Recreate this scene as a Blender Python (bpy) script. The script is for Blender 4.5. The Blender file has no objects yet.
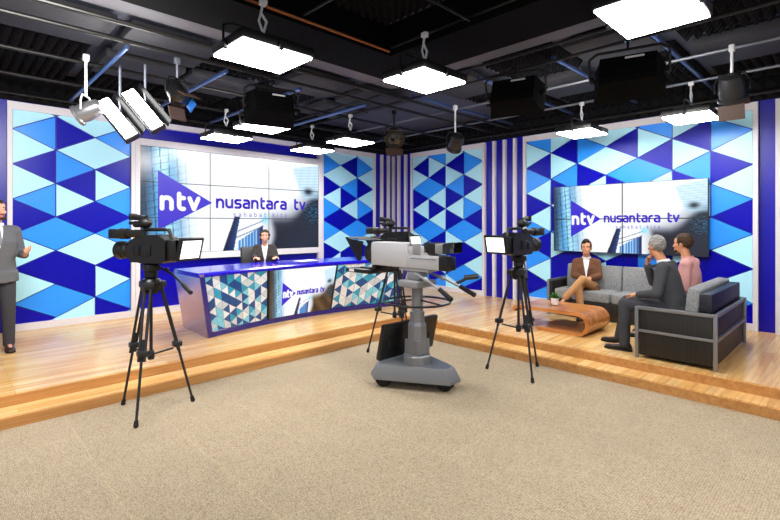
import bpy, bmesh, math, random
from mathutils import Vector, Matrix, noise
from mathutils.bvhtree import BVHTree
PI = math.pi
SC = bpy.context.scene
COL = SC.collection
random.seed(7)

# ------------------------------------------------------------------ materials
def lin(h):
    h = h.lstrip('#'); r = []
    for i in (0, 2, 4):
        c = int(h[i:i+2], 16) / 255
        r.append(c / 12.92 if c <= .04045 else ((c + .055) / 1.055) ** 2.4)
    return (*r, 1.0)

def mat(name, color, rough=.5, metal=0.0, spec=.5, emit=None, es=1.0, coat=0.0):
    m = bpy.data.materials.new(name); m.use_nodes = True
    b = m.node_tree.nodes['Principled BSDF']
    b.inputs['Base Color'].default_value = lin(color)
    b.inputs['Roughness'].default_value = rough
    b.inputs['Metallic'].default_value = metal
    b.inputs['Specular IOR Level'].default_value = spec
    b.inputs['Coat Weight'].default_value = coat
    if emit:
        b.inputs['Emission Color'].default_value = lin(emit)
        b.inputs['Emission Strength'].default_value = es
    return m

def nt(m):
    t = m.node_tree
    return t.nodes, t.links, t.nodes['Principled BSDF']

def fabric(name, c1, c2, scale=120, rough=.9, bump=.25, stretch=(1, 1, 1)):
    m = mat(name, c1, rough, spec=.2)
    N, Lk, b = nt(m)
    tc = N.new('ShaderNodeTexCoord'); mp = N.new('ShaderNodeMapping'); mp.inputs['Scale'].default_value = stretch
    nz = N.new('ShaderNodeTexNoise'); nz.inputs['Scale'].default_value = scale; nz.inputs['Detail'].default_value = 4
    rp = N.new('ShaderNodeValToRGB'); rp.color_ramp.elements[0].color = lin(c1); rp.color_ramp.elements[1].color = lin(c2)
    rp.color_ramp.elements[0].position = .35; rp.color_ramp.elements[1].position = .65
    bp = N.new('ShaderNodeBump'); bp.inputs['Strength'].default_value = bump; bp.inputs['Distance'].default_value = .004
    Lk.new(tc.outputs['Object'], mp.inputs['Vector']); Lk.new(mp.outputs['Vector'], nz.inputs['Vector'])
    Lk.new(nz.outputs['Fac'], rp.inputs['Fac']); Lk.new(rp.outputs['Color'], b.inputs['Base Color'])
    Lk.new(nz.outputs['Fac'], bp.inputs['Height']); Lk.new(bp.outputs['Normal'], b.inputs['Normal'])
    return m

def wood_planks(name, c1, c2, cm, rough, plank=(1.3, .13), streak=.5):
    m = mat(name, c1, rough)
    N, Lk, b = nt(m)
    tc = N.new('ShaderNodeTexCoord')
    br = N.new('ShaderNodeTexBrick'); br.offset = .37; br.squash = 1.0
    br.inputs['Color1'].default_value = lin(c1); br.inputs['Color2'].default_value = lin(c2); br.inputs['Mortar'].default_value = lin(cm)
    br.inputs['Scale'].default_value = 1; br.inputs['Mortar Size'].default_value = .0012; br.inputs['Bias'].default_value = 0
    br.inputs['Brick Width'].default_value = plank[0]; br.inputs['Row Height'].default_value = plank[1]
    mp = N.new('ShaderNodeMapping'); mp.inputs['Scale'].default_value = (1.6, 26, 26)
    nz = N.new('ShaderNodeTexNoise'); nz.inputs['Scale'].default_value = 1.0; nz.inputs['Detail'].default_value = 5; nz.inputs['Distortion'].default_value = .6
    rp = N.new('ShaderNodeValToRGB'); rp.color_ramp.elements[0].color = (.62, .5, .38, 1); rp.color_ramp.elements[1].color = (1.15, 1.12, 1.08, 1)
    rp.color_ramp.elements[0].position = .3; rp.color_ramp.elements[1].position = .62
    mx = N.new('ShaderNodeMix'); mx.data_type = 'RGBA'; mx.blend_type = 'MULTIPLY'; mx.inputs['Factor'].default_value = streak
    Lk.new(tc.outputs['Object'], br.inputs['Vector']); Lk.new(tc.outputs['Object'], mp.inputs['Vector'])
    Lk.new(mp.outputs['Vector'], nz.inputs['Vector']); Lk.new(nz.outputs['Fac'], rp.inputs['Fac'])
    Lk.new(br.outputs['Color'], mx.inputs['A']); Lk.new(rp.outputs['Color'], mx.inputs['B'])
    Lk.new(mx.outputs['Result'], b.inputs['Base Color'])
    return m

def grain(name, c1, c2, rough=.3, scale=(1.5, 22, 22), coat=0.0, spec=.5):
    m = mat(name, c1, rough, coat=coat, spec=spec)
    N, Lk, b = nt(m)
    tc = N.new('ShaderNodeTexCoord'); mp = N.new('ShaderNodeMapping'); mp.inputs['Scale'].default_value = scale
    nz = N.new('ShaderNodeTexNoise'); nz.inputs['Scale'].default_value = 1.0; nz.inputs['Detail'].default_value = 5; nz.inputs['Distortion'].default_value = .8
    rp = N.new('ShaderNodeValToRGB'); rp.color_ramp.elements[0].color = lin(c1); rp.color_ramp.elements[1].color = lin(c2)
    rp.color_ramp.elements[0].position = .35; rp.color_ramp.elements[1].position = .65
    Lk.new(tc.outputs['Object'], mp.inputs['Vector']); Lk.new(mp.outputs['Vector'], nz.inputs['Vector'])
    Lk.new(nz.outputs['Fac'], rp.inputs['Fac']); Lk.new(rp.outputs['Color'], b.inputs['Base Color'])
    return m

def carpet_mat():
    m = mat('carpet_loop', '#bfa988', .95, spec=.15)
    N, Lk, b = nt(m)
    tc = N.new('ShaderNodeTexCoord')
    mp = N.new('ShaderNodeMapping'); mp.inputs['Scale'].default_value = (135, 66, 1)
    vo = N.new('ShaderNodeTexVoronoi'); vo.inputs['Scale'].default_value = 1.0; vo.inputs['Randomness'].default_value = .5
    rp = N.new('ShaderNodeValToRGB')
    rp.color_ramp.elements[0].color = lin('#c5b59d'); rp.color_ramp.elements[0].position = .2
    rp.color_ramp.elements[1].color = lin('#877863'); rp.color_ramp.elements[1].position = .8
    n2 = N.new('ShaderNodeTexNoise'); n2.inputs['Scale'].default_value = 3.5; n2.inputs['Detail'].default_value = 6
    r2 = N.new('ShaderNodeValToRGB'); r2.color_ramp.elements[0].color = (.86, .84, .8, 1); r2.color_ramp.elements[1].color = (1.08, 1.07, 1.05, 1)
    mx = N.new('ShaderNodeMix'); mx.data_type = 'RGBA'; mx.blend_type = 'MULTIPLY'; mx.inputs['Factor'].default_value = .8
    # faint joints between carpet tiles
    br = N.new('ShaderNodeTexBrick'); br.offset = 0
    br.inputs['Color1'].default_value = (1, 1, 1, 1); br.inputs['Color2'].default_value = (.97, .97, .97, 1); br.inputs['Mortar'].default_value = (1.12, 1.1, 1.06, 1)
    br.inputs['Scale'].default_value = 1; br.inputs['Mortar Size'].default_value = .006; br.inputs['Brick Width'].default_value = 6; br.inputs['Row Height'].default_value = .6
    mx2 = N.new('ShaderNodeMix'); mx2.data_type = 'RGBA'; mx2.blend_type = 'MULTIPLY'; mx2.inputs['Factor'].default_value = .8
    bp = N.new('ShaderNodeBump'); bp.inputs['Strength'].default_value = .4; bp.inputs['Distance'].default_value = .006; bp.invert = True
    Lk.new(tc.outputs['Object'], mp.inputs['Vector']); Lk.new(mp.outputs['Vector'], vo.inputs['Vector'])
    Lk.new(vo.outputs['Distance'], rp.inputs['Fac']); Lk.new(tc.outputs['Object'], n2.inputs['Vector'])
    Lk.new(n2.outputs['Fac'], r2.inputs['Fac']); Lk.new(rp.outputs['Color'], mx.inputs['A']); Lk.new(r2.outputs['Color'], mx.inputs['B'])
    rot = N.new('ShaderNodeMapping'); rot.inputs['Rotation'].default_value = (0, 0, PI/2)
    Lk.new(tc.outputs['Object'], rot.inputs['Vector']); Lk.new(rot.outputs['Vector'], br.inputs['Vector'])
    Lk.new(mx.outputs['Result'], mx2.inputs['A']); Lk.new(br.outputs['Color'], mx2.inputs['B'])
    Lk.new(mx2.outputs['Result'], b.inputs['Base Color'])
    Lk.new(vo.outputs['Distance'], bp.inputs['Height']); Lk.new(bp.outputs['Normal'], b.inputs['Normal'])
    return m

def screen_mat(name, strength):
    m = bpy.data.materials.new(name); m.use_nodes = True
    N, Lk, b = nt(m)
    at = N.new('ShaderNodeAttribute'); at.attribute_name = 'picture'
    b.inputs['Base Color'].default_value = (.01, .01, .012, 1); b.inputs['Roughness'].default_value = .22
    Lk.new(at.outputs['Color'], b.inputs['Emission Color']); b.inputs['Emission Strength'].default_value = strength
    return m

M = dict(
    carpet=carpet_mat(),
    floor_wood=wood_planks('stage_oak', '#dfae6a', '#ebc88f', '#a87c48', .2, (1.25, .11), .55),
    riser_wood=grain('riser_oak', '#ac7640', '#c28e55', .35, (1.2, 20, 20)),
    blue=mat('wall_blue', '#0700a0', .33, spec=.4),
    white=mat('frame_white', '#d9d5dc', .42),
    tri_light=mat('panel_pale_cyan', '#b2ebff', .35, spec=.3), tri_mid=mat('panel_sky_blue', '#2b93ff', .3, spec=.35), tri_deep=mat('panel_deep_blue', '#0200a4', .32, spec=.22),
    black=mat('matte_black', '#060607', .5), soft_black=mat('satin_black', '#0a0a0b', .38), rubber=mat('rubber', '#0d0d0e', .8),
    dark_metal=mat('dark_metal', '#1f2022', .35, .6), carbon=mat('carbon_grey', '#252528', .4, .2),
    steel=mat('steel_tube', '#777b86', .45, .6), blue_steel=mat('blue_steel_tube', '#5d73a6', .3, .8), pipe_black=mat('black_tube', '#161514', .45, .3),
    ceiling=mat('ceiling_grey', '#4d5060', .6), ceil_panel=mat('ceiling_panel_grey', '#34343a', .7), void=mat('ceiling_void', '#060607', .9, spec=.1), foam=mat('foam_charcoal', '#141418', .9, spec=.15),
    duct=mat('duct_grey', '#62626c', .65, .1),
    lamp=mat('lamp_face', '#ffffff', .5, emit='#fffdf8', es=34), lamp_fill=mat('lamp_face_dim', '#ffffff', .5, emit='#fffdf8', es=46),
    chrome=mat('bright_metal', '#a8abb2', .38, .7), white_arm=mat('white_bracket', '#dfe0e4', .4),
    glass=mat('lens_glass', '#10141c', .06, spec=.9), lit=mat('lit_screen', '#ffffff', .4, emit='#ffffff', es=1.3),
    desk=mat('desk_blue', '#1c0fc0', .2, spec=.6, coat=.3), desk_side=mat('desk_side_sheen', '#b3a0d0', .24, .85), desk_frame=mat('desk_frame_indigo', '#150a78', .22, spec=.7, coat=.3),
    ped_grey=mat('pedestal_grey', '#7c7e83', .4, .35), ped_white=mat('camera_pale_grey', '#b4b4b8', .38), ped_mid=mat('camera_mid_grey', '#88898d', .4),
    paper=mat('paper', '#e9ecf5', .6), letter_white=mat('letter_white', '#0a0a0a', .5, emit='#ffffff', es=1.0),
    logo_blue=mat('logo_indigo', '#06020c', .5, emit='#2d10d0', es=1.0), letter_blue=mat('letter_indigo', '#06020c', .5, emit='#3a1cc0', es=1.0),
    letter_pale=mat('letter_pale_violet', '#06020c', .5, emit='#8a84cc', es=1.0),
    sofa=fabric('sofa_grey', '#77787a', '#929396', 60, .9, .25), sofa_wood=grain('sofa_dark_wood', '#070505', '#1b1715', .5, (40, 40, 2.0)),
    sofa_metal=mat('sofa_frame_metal', '#8c8c90', .35, .7), sofa_box=grain('sofa_blue_black', '#0a0c14', '#151a2a', .45, (40, 40, 2)),
    table_wood=grain('table_walnut', '#94501f', '#cb8848', .28, (18, 1.0, 18), coat=.2),
    pot=mat('pot_white', '#e8e8ea', .35), leaf=mat('leaf_green', '#3f7d35', .6), soil=mat('soil', '#2c2018', .9),
    skin=mat('skin_fair', '#d79f81', .5, spec=.35), skin2=mat('skin_tan', '#c68c69', .5, spec=.35), lips=mat('lips', '#bd6a5e', .6, spec=.2),
    eye=mat('eye_white', '#c4bab2', .3), iris=mat('iris_dark', '#231712', .3), teeth=mat('teeth', '#f4f0ec', .4),
    hair_dark=fabric('hair_dark', '#120d0a', '#2b1f18', 60, .6, .5, (1, .3, 1)), hair_brown=fabric('hair_brown', '#2c1e14', '#4e3826', 60, .6, .5, (1, .3, 1)),
    hair_grey=fabric('hair_grey', '#5d5b59', '#a09d9a', 60, .6, .5, (1, .3, 1)),
    suit_grey=fabric('suit_grey', '#55565a', '#6a6b70', 220, .9, .15), suit_mid=fabric('suit_charcoal', '#3d3e42', '#4d4e53', 220, .9, .15),
    suit_dark=fabric('blazer_dark', '#2e2b2a', '#403c3a', 220, .9, .15), suit_brown=fabric('jacket_brown', '#5a3b2a', '#74503a', 200, .9, .15),
    shirt=mat('shirt_white', '#e9e9ee', .8), shirt_pink=fabric('shirt_pink', '#c98f8c', '#dba6a2', 160, .9, .15), tan=fabric('trouser_tan', '#a87a50', '#c2946a', 200, .9, .15),
    trouser_black=fabric('trouser_black', '#141416', '#222226', 200, .9, .15), trouser_grey=fabric('trouser_grey', '#35353a', '#44444a', 200, .9, .15),
    tie=mat('tie_grey', '#77777c', .6), tie_blue=mat('tie_slate', '#5c6475', .6), shoe=mat('shoe_black', '#1a1718', .3), shoe_brown=mat('shoe_brown', '#3a2318', .35), belt=mat('belt', '#1b120d', .5),
    gel_blue=mat('gel_blue', '#1f5fae', .4), barn_brown=mat('barn_door_brown', '#46352d', .5),
    spot_grey=mat('spot_grey', '#8d8d92', .3, .7), amber=mat('copper_fitting', '#9a5f3c', .4, .6),
    t_navy=mat('tile_navy', '#064a94', .35), t_teal=mat('tile_teal', '#2a9fcb', .35), t_sky=mat('tile_sky', '#7fd0ee', .35), t_white=mat('tile_white', '#e9f1fb', .35, spec=.3), t_grey=mat('tile_pale_grey', '#cdd8e6', .35, spec=.3),
)
SCREEN = screen_mat('display_picture', 1.05)

# ------------------------------------------------------------------ mesh helper
class MB:
    def __init__(s): s.v = []; s.f = []; s.m = []
    def add(s, vs, fs, mi=0, mtx=None):
        b = len(s.v)
        s.v += [tuple(mtx @ Vector(p)) if mtx is not None else tuple(p) for p in vs]
        s.f += [tuple(b + i for i in f) for f in fs]
        s.m += [mi] * len(fs)
        return s
    def box(s, c, d, bev=0.0, rot=None, mi=0, seg=2):
        mtx = Matrix.Translation(Vector(c)) @ (rot.to_4x4() if rot is not None else Matrix.Identity(4))
        if bev <= 0:
            x, y, z = d[0]/2, d[1]/2, d[2]/2
            vs = [(-x,-y,-z),(x,-y,-z),(x,y,-z),(-x,y,-z),(-x,-y,z),(x,-y,z),(x,y,z),(-x,y,z)]
            fs = [(0,3,2,1),(4,5,6,7),(0,1,5,4),(1,2,6,5),(2,3,7,6),(3,0,4,7)]
            return s.add(vs, fs, mi, mtx)
        bm = bmesh.new(); bmesh.ops.create_cube(bm, size=1)
        for v in bm.verts: v.co = Vector((v.co.x*d[0], v.co.y*d[1], v.co.z*d[2]))
        bmesh.ops.bevel(bm, geom=list(bm.edges), offset=min(bev, min(d)*.45), segments=seg, affect='EDGES', profile=.5)
        bm.verts.index_update()
        s.add([v.co[:] for v in bm.verts], [[v.index for v in f.verts] for f in bm.faces], mi, mtx)
        bm.free(); return s
    def b2(s, lo, hi, bev=0.0, mi=0):
        return s.box([(lo[i]+hi[i])/2 for i in range(3)], [abs(hi[i]-lo[i]) for i in range(3)], bev, None, mi)
    def loft(s, rings, mi=0, cap=True, closed=True):
        n = len(rings[0]); b = len(s.v)
        for r in rings: s.v += [tuple(p) for p in r]
        k = n if closed else n-1
        for i in range(len(rings)-1):
            for j in range(k):
                a, c = b+i*n+j, b+i*n+(j+1) % n
                s.f.append((a, c, c+n, a+n)); s.m.append(mi)
        if cap and closed:
            s.f.append(tuple(b+j for j in reversed(range(n)))); s.m.append(mi)
            e = b+(len(rings)-1)*n
            s.f.append(tuple(e+j for j in range(n))); s.m.append(mi)
        return s
    def tube(s, pts, r, n=12, mi=0, cap=True):
        """round bar through points, r a number or one per point"""
        P = [Vector(p) for p in pts]; R = r if isinstance(r, (list, tuple)) else [r]*len(P)
        rings = []; prev = None
        for i, p in enumerate(P):
            if i == 0: t = P[1]-P[0]
            elif i == len(P)-1: t = P[-1]-P[-2]
            else: t = (P[i+1]-p).normalized() + (p-P[i-1]).normalized()
            if t.length < 1e-9: t = P[min(i+1, len(P)-1)]-P[max(i-1, 0)]
            if t.length < 1e-9: t = Vector((0, 0, 1))
            t.normalize()
            if prev is None:
                a = Vector((0, 0, 1)) if abs(t.z) < .9 else Vector((1, 0, 0))
                u = a.cross(t).normalized()
            else:
                u = prev - t*prev.dot(t)
                u = u.normalized() if u.length > 1e-6 else t.orthogonal().normalized()
            prev = u; w = t.cross(u)
            rings.append([p + (u*math.cos(2*PI*j/n) + w*math.sin(2*PI*j/n))*R[i] for j in range(n)])
        return s.loft(rings, mi, cap)
    def lathe(s, prof, c=(0,0,0), axis=(0,0,1), n=20, mi=0):
        """profile of (radius, height) turned about axis through c"""
        t = Vector(axis).normalized(); u = t.orthogonal().normalized(); w = t.cross(u); c = Vector(c)
        rings = [[c + t*h + (u*math.cos(2*PI*j/n) + w*math.sin(2*PI*j/n))*max(r, 1e-4) for j in range(n)] for r, h in prof]
        return s.loft(rings, mi)
    def ball(s, c, r, n=12, mi=0, rot=None):
        c = Vector(c); r = r if isinstance(r, (list, tuple)) else (r, r, r); q = rot if rot is not None else Matrix.Identity(3)
        rings = []
        for i in range(n//2+1):
            a = -PI/2 + PI*i/(n//2); cr = max(math.cos(a), 1e-3)
            rings.append([c + q @ Vector((r[0]*cr*math.cos(2*PI*j/n), r[1]*cr*math.sin(2*PI*j/n), r[2]*math.sin(a))) for j in range(n)])
        return s.loft(rings, mi)
    def cap(s, p0, p1, r0, r1, n=12, mi=0):
        """tapered limb with round ends"""
        p0, p1 = Vector(p0), Vector(p1); t = (p1-p0)
        if t.length < 1e-6: return s.ball(p0, r0, n, mi)
        t.normalize(); u = t.orthogonal().normalized(); w = t.cross(u); rings = []
        for a in (-80, -50, -22): rings.append((p0 + t*r0*math.sin(math.radians(a)), r0*math.cos(math.radians(a))))
        rings.append((p0, r0)); rings.append((p1, r1))
        for a in (22, 50, 80): rings.append((p1 + t*r1*math.sin(math.radians(a)), r1*math.cos(math.radians(a))))
        return s.loft([[c + (u*math.cos(2*PI*j/n) + w*math.sin(2*PI*j/n))*r for j in range(n)] for c, r in rings], mi)
    def prism(s, poly, h0, h1, mi=0, mtx=None):
        n = len(poly)
        vs = [(x, y, h0) for x, y in poly] + [(x, y, h1) for x, y in poly]
        fs = [tuple(reversed(range(n))), tuple(range(n, 2*n))] + [(i, (i+1) % n, n+(i+1) % n, n+i) for i in range(n)]
        return s.add(vs, fs, mi, mtx)
    def quad(s, a, b, c, d, mi=0): return s.add([a, b, c, d], [(0, 1, 2, 3)], mi)
    def mesh(s, name, mats):
        me = bpy.data.meshes.new(name); me.from_pydata(s.v, [], s.f)
        for m in (mats if isinstance(mats, (list, tuple)) else [mats]): me.materials.append(m)
        me.polygons.foreach_set('material_index', s.m)
        return me
    def build(s, name, mats, parent=None, smooth=35, fix=True):
        me = s.mesh(name, mats)
        if fix:
            bm = bmesh.new(); bm.from_mesh(me); bmesh.ops.recalc_face_normals(bm, faces=bm.faces); bm.to_mesh(me); bm.free()
        if smooth:
            me.polygons.foreach_set('use_smooth', [True]*len(me.polygons)); me.set_sharp_from_angle(angle=math.radians(smooth))
        o = bpy.data.objects.new(name, me); COL.objects.link(o)
        if parent is not None: o.parent = parent
        return o

def tag(o, label=None, cat=None, group=None, kind=None):
    if label: o['label'] = label
    if cat: o['category'] = cat
    if group: o['group'] = group
    if kind: o['kind'] = kind
    return o
def thing(name, label, cat, loc=(0,0,0), rz=0.0, group=None):
    o = bpy.data.objects.new(name, None); COL.objects.link(o); o.empty_display_size = .1
    o.location = loc; o.rotation_euler = (0, 0, rz)
    return tag(o, label, cat, group)
def struct(name, mb, m, smooth=35): return tag(mb.build(name, m, None, smooth), kind='structure')
def dup(root, loc, rz, label, group=None):
    r = root.copy(); COL.objects.link(r); r.location = loc; r.rotation_euler = (0, 0, rz); r['label'] = label
    if group: r['group'] = group
    for ch in list(root.children):
        c = ch.copy(); COL.objects.link(c); c.parent = r
        for g in list(ch.children):
            d = g.copy(); COL.objects.link(d); d.parent = c
    return r
def RX(a): return Matrix.Rotation(a, 3, 'X')
def RY(a): return Matrix.Rotation(a, 3, 'Y')
def RZ(a): return Matrix.Rotation(a, 3, 'Z')

# ------------------------------------------------------------------ camera (at eye height, looking into the corner at the origin)
CAM = Vector((-7.97, -8.06, 1.65))
cd = bpy.data.cameras.new('camera'); co = bpy.data.objects.new('camera', cd); COL.objects.link(co)
cd.sensor_width = 36; cd.lens = 36*462/780; cd.shift_y = -35.5/780; cd.clip_start = .05
co.location = CAM; co.rotation_euler = (PI/2, 0, math.atan2(473.7, 462.0) - PI/2)
SC.camera = co

# ------------------------------------------------------------------ setting
FAR = -11.5; ST = .2; CZ = 3.8
struct('floor', MB().b2((FAR, FAR, -.1), (0.15, .15, 0)), M['carpet'])
struct('ceiling', MB().b2((FAR, FAR, CZ), (.15, .15, CZ+.1)), M['ceiling'])
struct('wall_left', MB().b2((FAR, 0, 0), (.15, .15, CZ)), M['blue'])
struct('wall_right', MB().b2((0, FAR, 0), (.15, 0, CZ)), M['blue'])
# the L-shaped stage: upper deck and a lower step, each with its own riser
def ell(x, y, z0, z1, name, m):
    poly = [(FAR, 0), (FAR, y), (x, y), (x, FAR), (0, FAR), (0, 0)]
    return struct(name, MB().prism(poly, z0, z1), m, 0)
ell(-2.92, -3.24, 0.0, .088, 'stage_step_riser', M['riser_wood']); ell(-2.905, -3.225, .088, .1, 'stage_step', M['floor_wood'])
ell(-2.655, -2.975, .1, .188, 'stage_deck_riser', M['riser_wood']); ell(-2.64, -2.96, .188, ST, 'stage_deck', M['floor_wood'])
k = 0
def trim(mb, m='white'):
    global k
    k += 1
    return struct('trim_%d' % k, mb, M[m], 0)
# upper dark foam strip above the set walls
fm = MB()
n = 57
for i in range(n):
    for j in range(3):
        x0, x1 = -9 + i*.155, -9 + (i+1)*.155; z0, z1 = 3.33 + j*.155, 3.33 + (j+1)*.155; b = len(fm.v)
        fm.v += [(x0, -.01, z0), (x1, -.01, z0), (x1, -.01, z1), (x0, -.01, z1), ((x0+x1)/2, -.09, (z0+z1)/2)]
        fm.f += [(b, b+1, b+4), (b+1, b+2, b+4), (b+2, b+3, b+4), (b+3, b, b+4)]; fm.m += [0]*4
f1 = tag(fm.build('acoustic_foam_strip', M['foam'], None, 0, False), 'black pyramid foam strip above the set wall with the big nine-panel screen', 'acoustic foam')
f2 = f1.copy(); COL.objects.link(f2); f2.rotation_euler = (0, 0, -PI/2); f2.location = (0, -9, 0)
f2.location = (0.0, -9.0, 0); tag(f2, 'black pyramid foam strip above the set wall behind the sofas', 'acoustic foam')
# rotate -90: local x runs to -y, so start it at y = 0 - (-9) reversed
f2.location = (0, -9.0, 0)
# crown strip and base strip of the video wall bay, blue bay between
trim(MB().b2((-5.70, -.07, 3.22), (-2.21, 0, 3.31))); trim(MB().b2((-5.70, -.05, ST), (-2.21, 0, .30)))
trim(MB().b2((-2.265, -.08, ST), (-2.20, 0, 3.31))); trim(MB().b2((-5.765, -.08, ST), (-5.70, 0, 3.31)))
# vertical white slats beside the corner and between the panels
for x in (-.415, -.195): trim(MB().b2((x-.03, -.06, ST), (x+.03, 0, 3.31)))
for y in (-.04, -.225, -.455, -2.905, -3.142, -3.368, -7.275, -7.5, -7.73): trim(MB().b2((-.06, y-.03, ST), (0, y+.03, 3.31)))
for x in (-7.56, -7.8, -8.04): trim(MB().b2((x-.03, -.06, ST), (x+.03, 0, 3.31)))

# ------------------------------------------------------------------ triangle panels (local: x to the right, -y out of the wall)
SEQ = {'A': 'LMLDLMDMLDLMD', 'B': 'LDLMDLDMLDDML', 'C': 'MLDMLDLMDMLDM'}
T = .476; ZT = 3.185
def clip(poly, z0, z1):
    for lim, sgn in ((z0, 1), (z1, -1)):
        out = []
        for i in range(len(poly)):
            a, b = poly[i], poly[(i+1) % len(poly)]
            da, db = sgn*(a[1]-lim), sgn*(b[1]-lim)
            if da >= 0: out.append(a)
            if (da >= 0) != (db >= 0):
                t = da/(da-db); out.append((a[0]+(b[0]-a[0])*t, lim))
        poly = out
        if len(poly) < 3: return []
    return poly
def shrink(poly, d):
    d = d if isinstance(d, (list, tuple)) else [d]*len(poly)
    cx = sum(p[0] for p in poly)/len(poly); cz = sum(p[1] for p in poly)/len(poly)
    # move each edge inwards by d
    n = len(poly); lines = []
    for i in range(n):
        a, b = Vector(poly[i]), Vector(poly[(i+1) % n]); t = (b-a)
        if t.length < 1e-6: return []
        t.normalize(); nn = Vector((-t.y, t.x))
        if nn.dot(Vector((cx, cz))-a) < 0: nn = -nn
        lines.append((a+nn*d[i], t))
    out = []
    for i in range(n):
        (p, t), (q, u) = lines[i-1], lines[i]
        den = t.x*u.y - t.y*u.x
        if abs(den) < 1e-6: out.append(tuple(q)); continue
        s_ = ((q.x-p.x)*u.y - (q.y-p.y)*u.x)/den
        out.append(tuple(p+t*s_))
    return out
def area(p): return abs(sum(p[i][0]*p[(i+1) % len(p)][1]-p[(i+1) % len(p)][0]*p[i][1] for i in range(len(p))))/2
def wall_panel(x0, x1, cols, phase, place, label):
    """x0, x1: inner edges along the wall; place: (location, rz)"""
    t = thing('acoustic_wall_panel', label, 'wall panel', *place)
    fw = .055; zi0, zi1 = .30, 3.205
    fr = MB()
    fr.b2((x0-fw, -.075, ST+.002), (x0, -.005, 3.31)); fr.b2((x1, -.075, ST+.002), (x1+fw, -.005, 3.31))
    fr.b2((x0, -.075, zi1), (x1, -.005, 3.31)); fr.b2((x0, -.075, ST+.002), (x1, -.005, zi0))
    fr.build('frame', M['white'], t, 0)
    mb = MB(); mb.quad((x0, -.02, zi0), (x1, -.02, zi0), (x1, -.02, zi1), (x0, -.02, zi1), 3)
    w = (x1-x0)/len(cols)
    for c, kind in enumerate(cols):
        xl, xr = x0+c*w, x0+(c+1)*w
        for j in range(14):
            z = ZT - j*T/2; col = SEQ[kind][j] if j < 13 else 'L'
            if (c+j) % 2 == phase: tri = [(xl, z+T/2), (xl, z-T/2), (xr, z)]
            else: tri = [(xr, z-T/2), (xr, z+T/2), (xl, z)]
            def at_(cc, jj): return (SEQ[cols[cc]][jj] if jj < 13 else 'L') if 0 <= cc < len(cols) and 0 <= jj < 14 else None
            left = (c+j) % 2 == phase; nb = at_(c-1 if left else c+1, j)
            up_, dn_ = at_(c, j-1), at_(c, j+1)
            # edge order: base, then lower / upper slant
            g = lambda o_: 0.0 if o_ == col else .007
            ds = [g(nb), g(dn_), g(up_)] if left else [g(nb), g(up_), g(dn_)]
            tri_s = shrink(tri, ds); q = clip(tri_s, zi0, zi1)
            if len(q) < 3 or area(q) < .0003: continue
            d = {'L': -.046, 'M': -.036, 'D': -.041}[col]; mi = 'LMD'.index(col); n = len(q); b = len(mb.v)
            mb.v += [(a, -.02, c_) for a, c_ in q] + [(a, d, c_) for a, c_ in q]
            mb.f.append(tuple(range(b+n, b+2*n))); mb.m.append(mi)
            for i in range(n): mb.f.append((b+i, b+(i+1) % n, b+n+(i+1) % n, b+n+i)); mb.m.append(mi)
    mb.build('triangle_mosaic', [M['tri_light'], M['tri_mid'], M['tri_deep'], M['blue']], t, 0)
    return t
LW = ((0, 0, 0), 0.0); RW = ((0, 0, 0), -PI/2)       # on the right wall local x = -y
wall_panel(-7.266, -5.822, 'ABA', 0, LW, 'tall blue and cyan triangle panel behind the standing presenter')
wall_panel(-2.145, -.699, 'ABA', 1, LW, 'narrow blue triangle panel right of the big nine-panel screen')
wall_panel(.70, 2.645, 'BCBA', 0, RW, 'blue triangle panel between the two groups of white slats')
wall_panel(3.615, 7.01, 'CBABCBA', 1, RW, 'widest blue triangle panel, behind the sofas and wall screen')

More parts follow.
